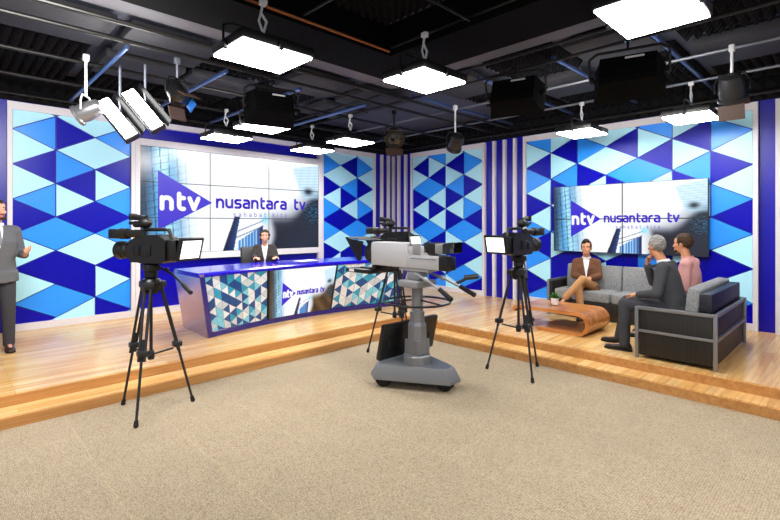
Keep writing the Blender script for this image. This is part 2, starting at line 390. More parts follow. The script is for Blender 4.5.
# ------------------------------------------------------------------ the picture on the screens
def lerp(a, b, t): return tuple(a[i]+(b[i]-a[i])*t for i in range(3))
def sm(a, b, x):
    t = max(0, min(1, (x-a)/(b-a))); return t*t*(3-2*t)
def picture(u, v, brown=False):
    c = (.97, .985, 1.0)
    # glass tower on the left, fading into the white sky
    e = .30 - .06*v
    k_ = 1 - sm(.10, e, u)
    if k_ > 0:
        g = lerp((.30, .62, .85), (.62, .88, .97), .5+.5*math.sin(u*55+v*3))
        gx = abs(((u*1.0+.03*v)*26) % 1-.5); gy = abs(((v*1.0 - u*.55)*15) % 1-.5)
        if gx > .42: g = lerp(g, (.07, .22, .42), .75)
        if gy > .43: g = lerp(g, (.12, .32, .52), .55)
        dk = sm(.085, .0, u)*.9 if not brown else sm(.16, .0, u)*.9
        g = lerp(g, (.02, .10, .20) if not brown else (.16, .10, .06), dk)
        c = lerp(c, g, k_*(.95 if v < .96 else .9))
    # dark tower and light curve lower right
    d = sm(.0, .05, u-.645-.03*math.sin(v*9))*sm(.42, .26, v - .32*sm(.78, 1.04, u))
    hz = sm(.0, .12, u-.60)*sm(.52, .25, v - .30*sm(.70, 1.0, u)); c = lerp(c, (.62, .65, .70), hz*.75)
    if d > 0:
        f = lerp((.05, .06, .10), (.13, .15, .21), .5+.5*math.sin((u*9-v*5)))
        f = lerp(f, (.42, .45, .52), sm(.20, .42, v)*sm(.95, .68, u)*.8)
        if brown: f = lerp((.22, .14, .08), (.36, .27, .18), .5+.5*math.sin(u*30+v*16))
        c = lerp(c, f, d)
    # pale blue glass block upper right
    w = sm(.0, .02, (u-.80)-(.97-v)*.18)*sm(.55, .60, v)*sm(.93, .90, v - (u-.80)*.35)
    if w > 0:
        h = (.60, .82, .95) if int((v*60-u*8)) % 2 else (.78, .91, .98)
        c = lerp(c, h, w*.65)
    s_ = math.exp(-((u-.925)**2/.0008+(v-.66)**2/.0014)); c = lerp(c, (.10, .14, .18), min(1, s_*1.0))
    s_ = sm(.86, .96, u)*sm(.62, .42, v)*sm(.18, .42, v); 
    if s_ > 0: c = lerp(c, (.16, .42, .58) if noise.noise(Vector((u*70, v*60, 0))) > .05 else (.03, .07, .12), s_*.8)
    s_ = math.exp(-((u-.64)**2/.0005+(v-.33)**2/.0022)); c = lerp(c, (.60, .88, .98), min(1, s_*1.1))
    # towers at the bottom centre
    if v < .36:
        x0 = .395 + v*.18; x1 = .455 + v*.10
        if x0 < u < x1: c = lerp((.03, .08, .20), (.10, .26, .50), (u-x0)/max(1e-3, x1-x0))
        a0 = .475 + v*.06; top = .10 + (u-.48)*1.15
        if a0 < u < .625 and v < top and v < .33:
            g = (.25, .52, .80) if int(u*170) % 3 else (.72, .86, .96)
            c = lerp(g, (.05, .15, .38), sm(.575, .62, u))
        for q in (.13, .19):
            if abs(v-(q+(u-.46)*.75)) < .006 and .46 < u < .63: c = lerp(c, (.25, .33, .48), .7)
    return c
def display(parent, x0, x1, z0, z1, yv, U, nx, nz, brown=False, name='display_panel', bez=.006):
    """one lit panel of a screen; U maps local x, z to picture coordinates"""
    mb = MB()
    mb.b2((x0, yv, z0), (x1, yv+.05, z1), mi=1)
    b = len(mb.v); a0, a1, c0, c1 = x0+bez, x1-bez, z0+bez, z1-bez
    for j in range(nz+1):
        for i in range(nx+1): mb.v.append((a0+(a1-a0)*i/nx, yv-.0015, c0+(c1-c0)*j/nz))
    for j in range(nz):
        for i in range(nx):
            q = b+j*(nx+1)+i; mb.f.append((q, q+1, q+nx+2, q+nx+1)); mb.m.append(0)
    me = mb.mesh(name, [SCREEN, M['black']])
    at = me.color_attributes.new('picture', 'FLOAT_COLOR', 'POINT')
    for i, p in enumerate(mb.v):
        if i >= b:
            r = picture(*U(p[0], p[2]), brown); at.data[i].color = (r[0]**2.2, r[1]**2.2, r[2]**2.2, 1)
        else: at.data[i].color = (0, 0, 0, 1)
    o = bpy.data.objects.new(name, me); COL.objects.link(o); o.parent = parent
    return o

# ------------------------------------------------------------------ lettering as round-ended strokes
def arc(cx, cy, rx, ry, a0, a1, n=7): return [(cx+rx*math.cos(math.radians(a0+(a1-a0)*i/n)), cy+ry*math.sin(math.radians(a0+(a1-a0)*i/n))) for i in range(n+1)]
GL = {
 'n': (.72, [[(0, 0), (0, 1)], [(0, .62)]+arc(.33, .6, .33, .4, 180, 0)+[(.66, 0)]]),
 'u': (.72, [[(0, 1), (0, .4)]+arc(.33, .4, .33, .4, 180, 360)+[(.66, 1)], [(.66, 0), (.66, .5)]]),
 's': (.66, [[(.58, 1), (.2, 1)]+arc(.2, .75, .2, .25, 90, 270)+[(.42, .5)]+arc(.42, .25, .2, .25, 90, -90)+[(.02, 0)]]),
 'a': (.72, [[(.08, 1), (.36, 1)]+arc(.36, .7, .3, .3, 90, 0)+[(.66, 0), (.26, 0)]+arc(.26, .28, .26, .28, 270, 90)+[(.66, .56)]]),
 't': (.52, [[(.12, 1.38), (.12, .3)]+arc(.36, .3, .24, .3, 180, 270)+[(.46, 0)], [(.12, 1), (.46, 1)]]),
 'r': (.50, [[(0, 0), (0, .6)]+arc(.36, .6, .36, .4, 180, 90)+[(.44, 1)]]),
 'v': (.72, [[(0, 1), (.33, 0), (.66, 1)]]),
 'h': (.72, [[(0, 0), (0, 1.45)], [(0, .62)]+arc(.33, .6, .33, .4, 180, 0)+[(.66, 0)]]),
 'b': (.72, [[(0, 1.45), (0, 0), (.36, 0)]+arc(.36, .5, .3, .5, -90, 90)+[(0, 1)]]),
 'k': (.66, [[(0, 0), (0, 1.45)], [(.55, 1), (.02, .45), (.58, 0)]]),
 'i': (.20, [[(0, 0), (0, 1)], [(0, 1.36), (0, 1.38)]]),
 ' ': (.5, []),
}
def text_width(tx, sp): return sum(GL[c][0] for c in tx) + sp*(len(tx)-1)
def write(mb, tx, x0, x1, z0, xh, stroke, y, mi, sp=.30):
    """fit tx between x0 and x1 on the baseline z0 with x-height xh (metres)"""
    tw = text_width(tx, sp); kx = (x1-x0)/tw; cx = x0; r = stroke/2; layer = 0
    for ch in tx:
        w, strokes = GL[ch]
        for st in strokes:
            P = [Vector((cx+p[0]*kx, z0+p[1]*xh)) for p in st]; layer += 1; yy = y-.00004*layer
            for a, b in zip(P[:-1], P[1:]):
                t = b-a
                if t.length < 1e-6: continue
                t.normalize(); nn = Vector((-t.y, t.x))*r; i = len(mb.v)
                for q in (a-nn, b-nn, b+nn, a+nn): mb.v.append((q.x, yy, q.y))
                mb.f.append((i, i+1, i+2, i+3)); mb.m.append(mi)
            for a in P:
                i = len(mb.v)
                for q in range(10): mb.v.append((a.x+r*math.cos(q*PI/5), yy-.00001, a.y+r*math.sin(q*PI/5)))
                mb.f.append(tuple(range(i, i+10))); mb.m.append(mi)
        cx += (w+sp)*kx
def logo(parent, X, Z, y, tri, ntv, text, sub, H, fix=None):
    """X(u), Z(v) map picture fractions to local metres"""
    mb = MB(); tl, tr = tri
    p = [(X(tl), y, Z(.222)), (X(tr), y, Z(.493)), (X(tl), y, Z(.782))]
    mb.add(p, [(0, 1, 2)], 0)
    write(mb, 'ntv', X(ntv[0])+H*.022, X(ntv[1])-H*.022, Z(.425), H*.105, H*.042, y-.002, 1, .36)
    write(mb, 'nusantara tv', X(text[0])+H*.01, X(text[1])-H*.01, Z(.452), H*.078, H*.0265, y-.001, 2, .30)
    if sub: write(mb, 'sahabat kita', X(sub[0]), X(sub[1]), Z(.357), H*.030, H*.0075, y-.001, 3, 1.0)
    if fix: mb.v = [fix(q) for q in mb.v]
    o = mb.build('logo', [M['logo_blue'], M['letter_white'], M['letter_blue'], M['letter_pale']], parent, 0, False)
    o['label'] = 'indigo triangle logo with white ntv letters and indigo nusantara tv lettering'
    return o

# nine-panel video wall on the left wall
vx0, vx1, vz0, vz1 = -5.70, -2.265, 1.175, 2.91
t = thing('video_wall', 'big nine-panel screen with channel logo above the news desk', 'video wall', (0, 0, 0))
fr = MB(); fr.b2((vx0, -.09, vz1), (vx1, -.005, 3.015)); fr.b2((vx0, -.09, 1.065), (vx1, -.005, vz0)); fr.build('frame', M['white'], t, 0)
cx = [vx0, -4.572, -3.427, vx1]; cz = [vz0, 1.76, 2.337, vz1]
for i in range(3):
    for j in range(3):
        display(t, cx[i], cx[i+1], cz[j], cz[j+1], -.06, lambda x, z: ((x-vx0)/(vx1-vx0), (z-vz0)/(vz1-vz0)), 90, 48)
logo(t, lambda u: vx0+u*(vx1-vx0), lambda v: vz0+v*(vz1-vz0), -.0635, (.078, .339), (.085, .283), (.359, .906), (.454, .776), vz1-vz0)

# four-panel screen on the right wall, standing off the triangles
tx0, tx1, tz0, tz1 = 4.224, 6.523, 1.185, 2.313
t = thing('wall_screen', 'four-panel screen with channel logo on the wall behind the sofas', 'wall screen', (0, 0, 0), -PI/2)
MB().b2((tx0+.02, -.12, tz0+.02), (tx1-.02, -.077, tz1-.02)).build('mount', M['black'], t, 0)
cx = [tx0, 5.371, tx1]; cz = [tz0, 1.742, tz1]
for i in range(2):
    for j in range(2):
        display(t, cx[i], cx[i+1], cz[j], cz[j+1], -.17, lambda x, z: ((x-tx0)/(tx1-tx0), (z-tz0)/(tz1-tz0)), 100, 50, bez=.008)
logo(t, lambda u: tx0+u*(tx1-tx0), lambda v: tz0+v*(tz1-tz0), -.1735, (.135, .354), (.14, .315), (.376, .848), (.457, .733), tz1-tz0)

# ------------------------------------------------------------------ news desk
def desk():
    t = thing('news_desk', 'long curved blue news desk with triangle tiles and a screen in front', 'news desk', (-3.81, -1.9, ST))
    ox, oy = -3.81, -1.9
    def B(s):        # bottom front edge, s 0..1 from left to right
        x = -5.52 + s*3.42; return Vector((x-ox, -2.24 + .28*(1-(2*s-1)**2) - oy))
    def Tp(s):
        x = -5.70 + s*3.78; return Vector((x-ox, -2.39 + .28*(1-(2*s-1)**2) - oy))
    def Bb(s): x = -5.52 + s*3.42; return Vector((x-ox, -1.40 + .24*(1-(2*s-1)**2) - oy))
    def Tb(s): x = -5.70 + s*3.78; return Vector((x-ox, -1.545 + .24*(1-(2*s-1)**2) - oy))
    H = .85; NS = 28
    def surf(s, h, inset=0.0):   # front surface, h 0..1
        p = B(s).lerp(Tp(s), h); return Vector((p.x, p.y+inset, h*H))
    def slab(z0, z1, F, K, name, m, over=0.0, bev=.02):
        mb = MB(); rings = []
        for i in range(NS+1):
            s = i/NS; f, b_ = F(s), K(s)
            rings.append([(f.x, f.y, z0), (f.x, f.y-0, z0+bev), (f.x, f.y, z1-bev), (f.x, f.y+bev, z1), (b_.x, b_.y-bev, z1), (b_.x, b_.y, z1-bev), (b_.x, b_.y, z0)])
        mb.loft(rings); return mb.build(name, m, t, 30)
    slab(H-.055, H, Tp, Tb, 'desktop', M['desk'])
    slab(0.0, .075, B, lambda s: B(s)+Vector((0, .30)), 'plinth', M['desk_frame'], bev=.01)
    for s, sg in ((0, 1), (1, -1)):
        mb = MB(); rings = []
        for i in range(13):
            h = i/12; f = B(s).lerp(Tp(s), h); b_ = Bb(s).lerp(Tb(s), h); z = h*(H-.02)+.005; w = .06*sg
            rings.append([(f.x, f.y, z), (b_.x, b_.y, z), (b_.x+w, b_.y, z), (f.x+w, f.y, z)])
        mb.loft(rings); o = mb.build('side_panel', M['desk_side'], t, 30)
    for s0, sg in ((0, 1), (1, -1)):
        mb = MB(); rings = []
        for i in range(9):
            h = .01+.93*i/8; f = B(s0).lerp(Tp(s0), h); z = h*H; w = .062*sg
            rings.append([(f.x-.001*sg, f.y-.006, z), (f.x-.001*sg, f.y+.02, z), (f.x+w, f.y+.02, z), (f.x+w, f.y-.006, z)])
        mb.loft(rings); mb.build('front_rail', M['desk_frame'], t, 30)
    # modesty panel behind the tiles
    mb = MB(); rings = [[tuple(surf(.015+.97*i/NS, .05, .05)), tuple(surf(.015+.97*i/NS, .95, .05)), tuple(surf(.015+.97*i/NS, .95, .07)), tuple(surf(.015+.97*i/NS, .05, .07))] for i in range(NS+1)]
    mb.loft(rings); mb.build('back_board', M['black'], t, 0)
    rnd = random.Random(11)
    def tiles(s0, s1, ncol, name):
        mb = MB(); w = (s1-s0)/ncol; L = w*4.1; th = L/H*1.08; h0, h1 = .088, .935
        # backing
        rings = [[tuple(surf(s0+(s1-s0)*i/10, h0, .03)), tuple(surf(s0+(s1-s0)*i/10, h1, .03))] for i in range(11)]
        mb.loft(rings, 0, False, False)
        for c in range(ncol):
            a, b_ = s0+c*w, s0+(c+1)*w
            for j in range(-1, int((h1-h0)/(th/2))+3):
                z = h0 + j*th/2
                tri = [(a, z-th/2), (a, z+th/2), (b_, z)] if (c+j) % 2 else [(b_, z-th/2), (b_, z+th/2), (a, z)]
                p = clip(tri, h0, h1)
                if len(p) < 3 or area(p) < 1e-5: continue
                mi = rnd.choices([1, 2, 3, 4, 5], [24, 20, 14, 30, 12])[0]; i = len(mb.v); ins = .012+.006*rnd.random()
                gx = sum(q[0] for q in p)/len(p); gz = sum(q[1] for q in p)/len(p)
                q_ = [(gx+(q[0]-gx)*.965, gz+(q[1]-gz)*.965) for q in p]
                mb.v += [tuple(surf(q[0], q[1], ins)) for q in q_]; mb.f.append(tuple(range(i, i+len(p)))); mb.m.append(mi)
        mb.build(name, [M['desk_frame'], M['t_navy'], M['t_teal'], M['t_sky'], M['t_white'], M['t_grey']], t, 0, False)
    sa, sb = .285, .622
    tiles(.02, sa-.004, 9, 'triangle_tile_front'); tiles(sb+.004, .98, 10, 'triangle_tile_front')
    # curved screen in the middle of the front
    mb = MB(); nx, nz = 110, 60; h0, h1 = .085, .925
    rings = [[tuple(surf(sa+(sb-sa)*i/12, h0-.01, .012)), tuple(surf(sa+(sb-sa)*i/12, h1+.01, .012)), tuple(surf(sa+(sb-sa)*i/12, h1+.01, .045)), tuple(surf(sa+(sb-sa)*i/12, h0-.01, .045))] for i in range(13)]
    mb.loft(rings, 1); b = len(mb.v)
    e = .006
    for j in range(nz+1):
        for i in range(nx+1): mb.v.append(tuple(surf(sa+e+(sb-sa-2*e)*i/nx, h0+(h1-h0)*j/nz, .008)))
    for j in range(nz):
        for i in range(nx):
            q = b+j*(nx+1)+i; mb.f.append((q, q+1, q+nx+2, q+nx+1)); mb.m.append(0)
    me = mb.mesh('front_screen', [SCREEN, M['black']]); at = me.color_attributes.new('picture', 'FLOAT_COLOR', 'POINT')
    for i in range(len(mb.v)):
        if i >= b:
            r = picture(((i-b) % (nx+1))/nx, ((i-b)//(nx+1))/nz, True); at.data[i].color = (r[0]**2.2, r[1]**2.2, r[2]**2.2, 1)
        else: at.data[i].color = (0, 0, 0, 1)
    o = bpy.data.objects.new('front_screen', me); COL.objects.link(o); o.parent = t
    def fix(q):
        s = sa+e+(sb-sa-2*e)*q[0]/1.06; h = h0+(h1-h0)*q[2]/.72
        p = surf(s, h, .004+q[1]); return tuple(p)
    lg = logo(o, lambda u: u*1.06, lambda v: .02+v*.72*.9, 0.0, (.19, .40), (.20, .365), (.42, .86), None, .72*.95, fix)
    return t
desk()
# papers on the desk
pp = MB().box((0, 0, .002), (.36, .24, .003), 0, RZ(.15)).build('paper_sheet', M['paper'], None, 0)
pp.location = (-3.62, -1.62, ST+.851); tag(pp, 'white paper sheet lying on the blue news desk', 'paper')

# ------------------------------------------------------------------ ceiling grid
def uduct(y0, y1, z0, z1, nm, m, x1): struct(nm, MB().b2((FAR, y0, z0), (x1, y1, z1)), M[m], 0)
uduct(-4.5, -3.87, 3.46, CZ, 'ceiling_bulkhead', 'void', -3.84); struct('ceiling_bulkhead', MB().b2((-4.5, FAR, 3.46), (-3.84, -4.5, CZ)), M['void'], 0)
uduct(-3.86, -3.50, 3.52, 3.78, 'ceiling_duct', 'duct', -3.84); struct('ceiling_duct', MB().b2((-3.83, FAR, 3.52), (-3.50, -3.50, 3.78)), M['duct'], 0)
PZ = 3.45
def pipe(a, b, m, label, r=.022):
    c = [(a[i]+b[i])/2 for i in range(3)]
    o = MB().tube([[a[i]-c[i] for i in range(3)], [b[i]-c[i] for i in range(3)]], r, 10).build('hanging_pipe', M[m], None)
    o.location = c; return tag(o, label, 'lighting pipe', 'lighting pipes under the ceiling')
ordn = ['first', 'second', 'third', 'fourth', 'fifth', 'sixth', 'seventh', 'eighth']
for i, y in enumerate((-.13, -.90, -1.94, -2.95, -3.40)):
    pipe((-9, y, PZ-.05 if i == 0 else PZ+.02), (-.1, y, PZ-.05 if i == 0 else PZ+.02), 'pipe_black', 'long dark pipe parallel to the desk wall, %s out from that wall' % ordn[i], .022 if i else .016)
for i, x in enumerate((-.13, -.90, -1.95, -2.95, -3.40)):
    pipe((x, -9, PZ-.05 if i == 0 else PZ+.07), (x, -.2, PZ-.05 if i == 0 else PZ+.07), 'steel' if i in (1, 2) else 'pipe_black', 'long %s pipe parallel to the sofa wall, %s out from that wall' % ('silver' if i in (1, 2) else 'dark', ordn[i]), .018)
for i, x in enumerate((-8.7, -7.66, -6.63, -5.6, -4.6, -3.45)):
    if i < 1: continue
    pipe((x, -2.93, PZ-.03), (x, -.12, PZ-.03), 'blue_steel', 'blue-grey cross pipe running to the desk wall, %s from the left' % ordn[i-1], .024)
for i, y in enumerate((-7.6, -6.575, -5.565, -4.545, -3.37)):
    pipe((-2.93, y, PZ+.12), (-.12, y, PZ+.12), 'blue_steel', 'blue-grey cross pipe running to the sofa wall, %s from the right' % ordn[i], .024)
# angle bars inside the bulkhead
for i, y in enumerate((-4.52, -5.57, -6.7)):
    pipe((-9, y, 3.5), (-4.53, y, 3.5), 'amber' if i == 0 else 'dark_metal', 'thin ceiling bar in the black recess overhead, %s from the desk side' % ordn[i], .014)
for i, x in enumerate((-4.53, -5.63, -6.7)):
    pipe((x, -9, 3.53), (x, -4.55, 3.53), 'dark_metal', 'thin ceiling bar in the black recess overhead, %s from the sofa side' % ordn[i], .014)
# ceiling panels: flat grey boxes and pyramid foam squares
def foam_mb(w, d, n, h=.09):
    mb = MB(); nx, ny = n; mb.b2((-w/2, -d/2, 0), (w/2, d/2, .03))
    for i in range(nx):
        for j in range(ny):
            x0, x1, y0, y1 = -w/2+w*i/nx, -w/2+w*(i+1)/nx, -d/2+d*j/ny, -d/2+d*(j+1)/ny; b = len(mb.v)
            mb.v += [(x0, y0, 0), (x1, y0, 0), (x1, y1, 0), (x0, y1, 0), ((x0+x1)/2, (y0+y1)/2, -h)]
            mb.f += [(b, b+1, b+4), (b+1, b+2, b+4), (b+2, b+3, b+4), (b+3, b, b+4)]; mb.m += [0]*4
    return mb
foam0 = foam_mb(.92, .92, (9, 9)).build('ceiling_foam_panel', M['foam'], None, 0); foam0.location = (-7.15, -.46, 3.76)
flat0 = MB().box((0, 0, 0), (.92, .80, .10), .012).build('ceiling_baffle', M['ceil_panel'], None); flat0.location = (-6.1, -1.42, 3.70)
first = {'f': True, 'b': True}
def cell(kind, x, y, label):
    src = foam0 if kind == 'f' else flat0
    if first[kind]: o = src; first[kind] = False
    else: o = src.copy(); COL.objects.link(o)
    o.location = (x, y, 3.76 if kind == 'f' else 3.70)
    tag(o, label, 'acoustic panel', 'ceiling acoustic panels')
rows = ['nearest the desk wall', 'in the middle desk-side row', 'by the desk-side duct']
for r, (y, pat) in enumerate(((-.46, 'ffffff'), (-1.42, 'bfbbfb'), (-2.45, 'fbbfbb'))):
    for c, x in enumerate((-8.15, -7.15, -6.1, -5.1, -4.05, -2.9)):
        cell(pat[c], x, y, '%s %s, %s from the left' % ('black foam ceiling square' if pat[c] == 'f' else 'flat grey ceiling baffle', rows[r], ordn[c]))
rows2 = ['nearest the sofa wall', 'in the middle sofa-side row', 'by the sofa-side duct']
for r, (x, pat) in enumerate(((-.46, 'ffff'), (-1.42, 'fbfb'), (-2.45, 'bfbf'))):
    for c, y in enumerate((-3.95, -5.05, -6.07, -7.1)):
        cell(pat[c], x, y, '%s %s, %s from the corner' % ('black foam ceiling square' if pat[c] == 'f' else 'flat grey ceiling baffle', rows2[r], ordn[c]))
for i, (x, y) in enumerate(((-5.1, -5.05), (-6.2, -5.05), (-7.3, -5.05), (-5.1, -6.15))):
    cell('f', x, y, 'black pyramid foam square in the dark recess overhead, %s from its corner' % ordn[i])

# ------------------------------------------------------------------ lamps
def bracket(mb_, z0, z1, w=.0):
    pass
def soft_panel(w=.60, d=.50):
    """flat lamp panel facing down, hung by a folding bracket; origin at the lit face"""
    t = thing('studio_light_panel', 'x', 'studio light')
    b = MB(); b.box((0, 0, .05), (w+.03, d+.03, .07), .006); b.box((0, 0, .10), (w*.7, d*.6, .05), .01)
    b.build('housing', M['soft_black'], t)
    MB().box((0, 0, .008), (w, d, .016)).build('lamp_face', M['lamp'], t, 0)
    for sx, sy in ((1, 0), (-1, 0), (0, 1), (0, -1)):
        MB().box((sx*(w/2+.02), sy*(d/2+.02), .03), (.035, .035, .07), .004).build('edge_clip', M['black'], t)
    y = MB()
    y.tube([(-w/2-.035, 0, .04), (-w/2-.035, 0, .17), (-w/2+.03, 0, .20), (w/2-.03, 0, .20), (w/2+.035, 0, .17), (w/2+.035, 0, .04)], .010, 8)
    y.build('yoke', M['dark_metal'], t)
    a = MB(); a.tube([(0, 0, .20), (.03, 0, .30), (-.02, 0, .36), (0, 0, .46)], .011, 8); a.tube([(0, 0, .20), (-.04, 0, .29)], .009, 8); a.tube([(-.04, 0, .29), (-.02, 0, .36)], .009, 8)
    a.box((0, 0, .45), (.05, .06, .05), .008)
    a.build('hanger', M['white_arm'], t)
    return t
lp = soft_panel()
spots = [
 ((-6.09, -4.66, 3.0), 'bright square light panel overhead, nearest the two slanted strip lights'),
 ((-4.67, -5.15, 3.0), 'bright square light panel overhead in the middle of the studio'),
 ((-4.68, -7.11, 3.0), 'largest bright light panel, cut by the top edge of the photo'),
 ((-4.72, -1.02, 3.0), 'small light panel in front of the big screen, left one of its row'),
 ((-3.06, -.98, 3.0), 'small light panel at the upper right corner of the big screen'),
 ((-4.72, -2.15, 3.0), 'light panel showing just under the leftmost black flood lamp'),
 ((-3.09, -2.12, 3.0), 'light panel hanging before the narrow triangle panel'),
 ((-1.10, -5.12, 3.0), 'light panel above the left end of the sofa wall screen'),
 ((-1.09, -6.52, 3.0), 'light panel above the right end of the sofa wall screen'),
]
for i, (loc, lab) in enumerate(spots):
    if i == 0: lp.location = loc; tag(lp, lab, None, 'flat studio light panels')
    else: dup(lp, loc, 0, lab, 'flat studio light panels')
# no panels hang behind the photographer; unseen fill lights are added at the end
def flood(label, loc, rz, tilt):
    """big black flood lamp with a deep hooded housing, lit mouth facing +y and down, seen from behind"""
    t = thing('flood_light', label, 'studio light', loc, rz, 'black flood lights')
    R = RX(tilt)
    def P(x, y, z): return tuple(R @ Vector((x, y, z)))
    h = MB(); w0, w1 = .24, .31
    h.loft([[P(-w0, -.10, .16), P(w0, -.10, .16), P(w0, -.10, -.12), P(-w0, -.10, -.12)], [P(-w0-.02, .0, .18), P(w0+.02, .0, .18), P(w0+.02, 0, -.15), P(-w0-.02, 0, -.15)], [P(-w1, .16, .19), P(w1, .16, .19), P(w1, .16, -.17), P(-w1, .16, -.17)]])
    for i in range(5): h.box(P(0, -.105, -.08+i*.05), (.42, .02, .014), .003, R)
    h.build('housing', M['void'], t)
    MB().box(P(0, .162, .01), (w1*1.9, .008, .32), 0, R).build('lamp_face', M['lamp_fill'], t, 0)
    MB().box(P(0, .22, .215), (.60, .14, .010), 0, R @ RX(.35)).build('barn_door', M['void'], t)
    y = MB(); y.tube([P(-.29, .06, .02), P(-.34, .04, .05), (-.34, .0, .20), (-.27, 0, .25), (.27, 0, .25), (.34, 0, .20), P(.34, .04, .05), P(.29, .06, .02)], .014, 8); y.box(P(.32, .05, .03), (.05, .06, .06), .012, R); y.box(P(-.32, .05, .03), (.05, .06, .06), .012, R)
    y.build('yoke', M['black'], t)
    a = MB(); a.tube([(0, 0, .25), (0, 0, 3.42-loc[2])], .012, 8); a.box((0, 0, 3.41-loc[2]), (.06, .06, .05), .008); a.build('hanger', M['dark_metal'], t)
    nm = MB().box(P(.06, -.117, .12), (.16, .004, .02), 0, R); nm.build('name_plate', M['white_arm'], t, 0)
    return t
flood('black flood light hanging left of centre, aimed at the news desk', (-5.02, -2.95, 3.09), math.radians(-12), math.radians(-20))
flood('black flood light overhead in the middle, aimed at the sofa wall', (-3.28, -5.28, 3.12), math.radians(-75), math.radians(-20))
flood('black flood light aimed at the sofas, below the largest light panel', (-3.30, -6.50, 3.06), math.radians(-75), math.radians(-20))

def strip_light(label, loc, X, Y):
    """narrow lit strip: X along its length, Y across its face (both unit vectors), facing X x Y"""
    X, Y = Vector(X).normalized(), Vector(Y); Y = (Y - X*Y.dot(X)).normalized(); Z = X.cross(Y)
    R = Matrix((X, Y, Z)).transposed()
    t = thing('strip_light', label, 'studio light', loc, 0, 'slanted strip lights'); f = lambda x, y, z: tuple(R @ Vector((x, y, z)))
    h = MB(); h.box(f(0, 0, -.05), (.60, .17, .08), .01, R); h.box(f(0, 0, -.11), (.5, .13, .05), .01, R); h.build('housing', M['soft_black'], t)
    MB().box(f(0, 0, -.003), (.56, .13, .02), 0, R).build('lamp_face', M['lamp'], t, 0)
    d = MB(); d.box(f(0, .135, -.02), (.60, .10, .008), 0, R @ RX(.9)); d.build('barn_door', M['dark_metal'], t, 0)
    w = MB(); w.box(f(.02, .17, -.04), (.05, .03, .03), .004, R); w.box(f(.09, .17, -.04), (.03, .03, .05), .004, R); w.build('bracket', M['white_arm'], t)
    a = MB(); p = Vector(f(0, 0, -.13)); a.tube([tuple(p), (p.x, p.y, p.z+.12), (p.x, p.y, 3.45-loc[2])], .016, 8); a.build('hanger', M['steel'], t)
    return t
FW = Vector((.698, .716, 0)); RT = Vector((.716, -.698, 0)); UP = Vector((0, 0, 1))
ax = (RT*.62 - UP*.68 + FW*-.15); ay = (RT*.66 + UP*.62 + FW*.45)
strip_light('slanted bright strip light nearest the grey spotlight', (-6.57, -2.30, 2.83), ax, ay)
strip_light('slanted bright strip light, the upper right one of the pair', (-6.37, -2.51, 2.925), ax, ay)

def fresnel(label, loc, aim, m, barn=None, gel=False, r=.10, arm='steel'):
    t = thing('spotlight', label, 'spotlight', loc, 0, 'spotlights on the pipes')
    A = Vector(aim).normalized()
    b = MB(); b.lathe([(r*.45, -.17), (r*.8, -.15), (r*.95, -.08), (r, 0), (r*.95, .06), (r*1.12, .07), (r*1.12, .10), (r*.9, .10)], (0, 0, 0), A, 18); b.build('lamp_body', M[m], t)
    MB().lathe([(r*.9, .09), (r*.6, .108), (.001, .115)], (0, 0, 0), A, 18).build('lens', M['glass' if m != 'spot_grey' else 'chrome'], t)
    s_ = A.cross(UP).normalized(); y = MB(); q = r*1.25
    y.tube([tuple(s_*q*-1), tuple(s_*q*-1+UP*.10), tuple(s_*-q*.7+UP*.17), tuple(s_*q*.7+UP*.17), tuple(s_*q+UP*.10), tuple(s_*q)], .009, 8); y.build('yoke', M['dark_metal' if m != 'spot_grey' else 'white_arm'], t)
    a = MB(); a.tube([(0, 0, .17), (0, 0, 3.45-loc[2])], .014, 8); a.box((0, 0, 3.43-loc[2]), (.06, .05, .07), .008); a.build('hanger', M[arm], t)
    if barn:
        Rm = Matrix((s_, A, s_.cross(A))).transposed(); 
        for sg in (1, -1):
            MB().box(tuple(Rm @ Vector((0, .17, sg*(r+.035)))), (r*1.9, .15, .006), 0, Rm @ RX(sg*.4)).build('barn_door', M[barn], t, 0)
    if gel: MB().box(tuple(s_*-r*1.1+A*.13), (.012, .14, .13), .003, Matrix((s_, A, s_.cross(A))).transposed()).build('colour_filter', M['gel_blue'], t)
    return t
fresnel('silver grey spotlight clamped to the pipe at far left', (-6.85, -2.26, 2.85), (-.55, .35, -.35), 'spot_grey', arm='white_arm', r=.10)
fresnel('black spotlight with brown barn doors and blue filter, beside the strip lights', (-6.12, -2.85, 3.07), (.15, -.6, -.75), 'soft_black', 'barn_brown', True)
fresnel('small black spotlight hanging before the slatted corner', (-2.35, -3.72, 2.88), (.3, .5, -.5), 'soft_black', None, r=.11, arm='white_arm')
fresnel('black round spotlight above the right end of the sofa wall', (-2.24, -7.13, 3.0), (.5, .0, -.7), 'carbon', 'barn_brown', r=.115, arm='white_arm')
fresnel('black spotlight with barn doors in the dark corner above the slats', (-2.8, -2.85, 3.03), (-.4, -.55, -.4), 'soft_black', 'barn_brown', r=.14, arm='dark_metal')

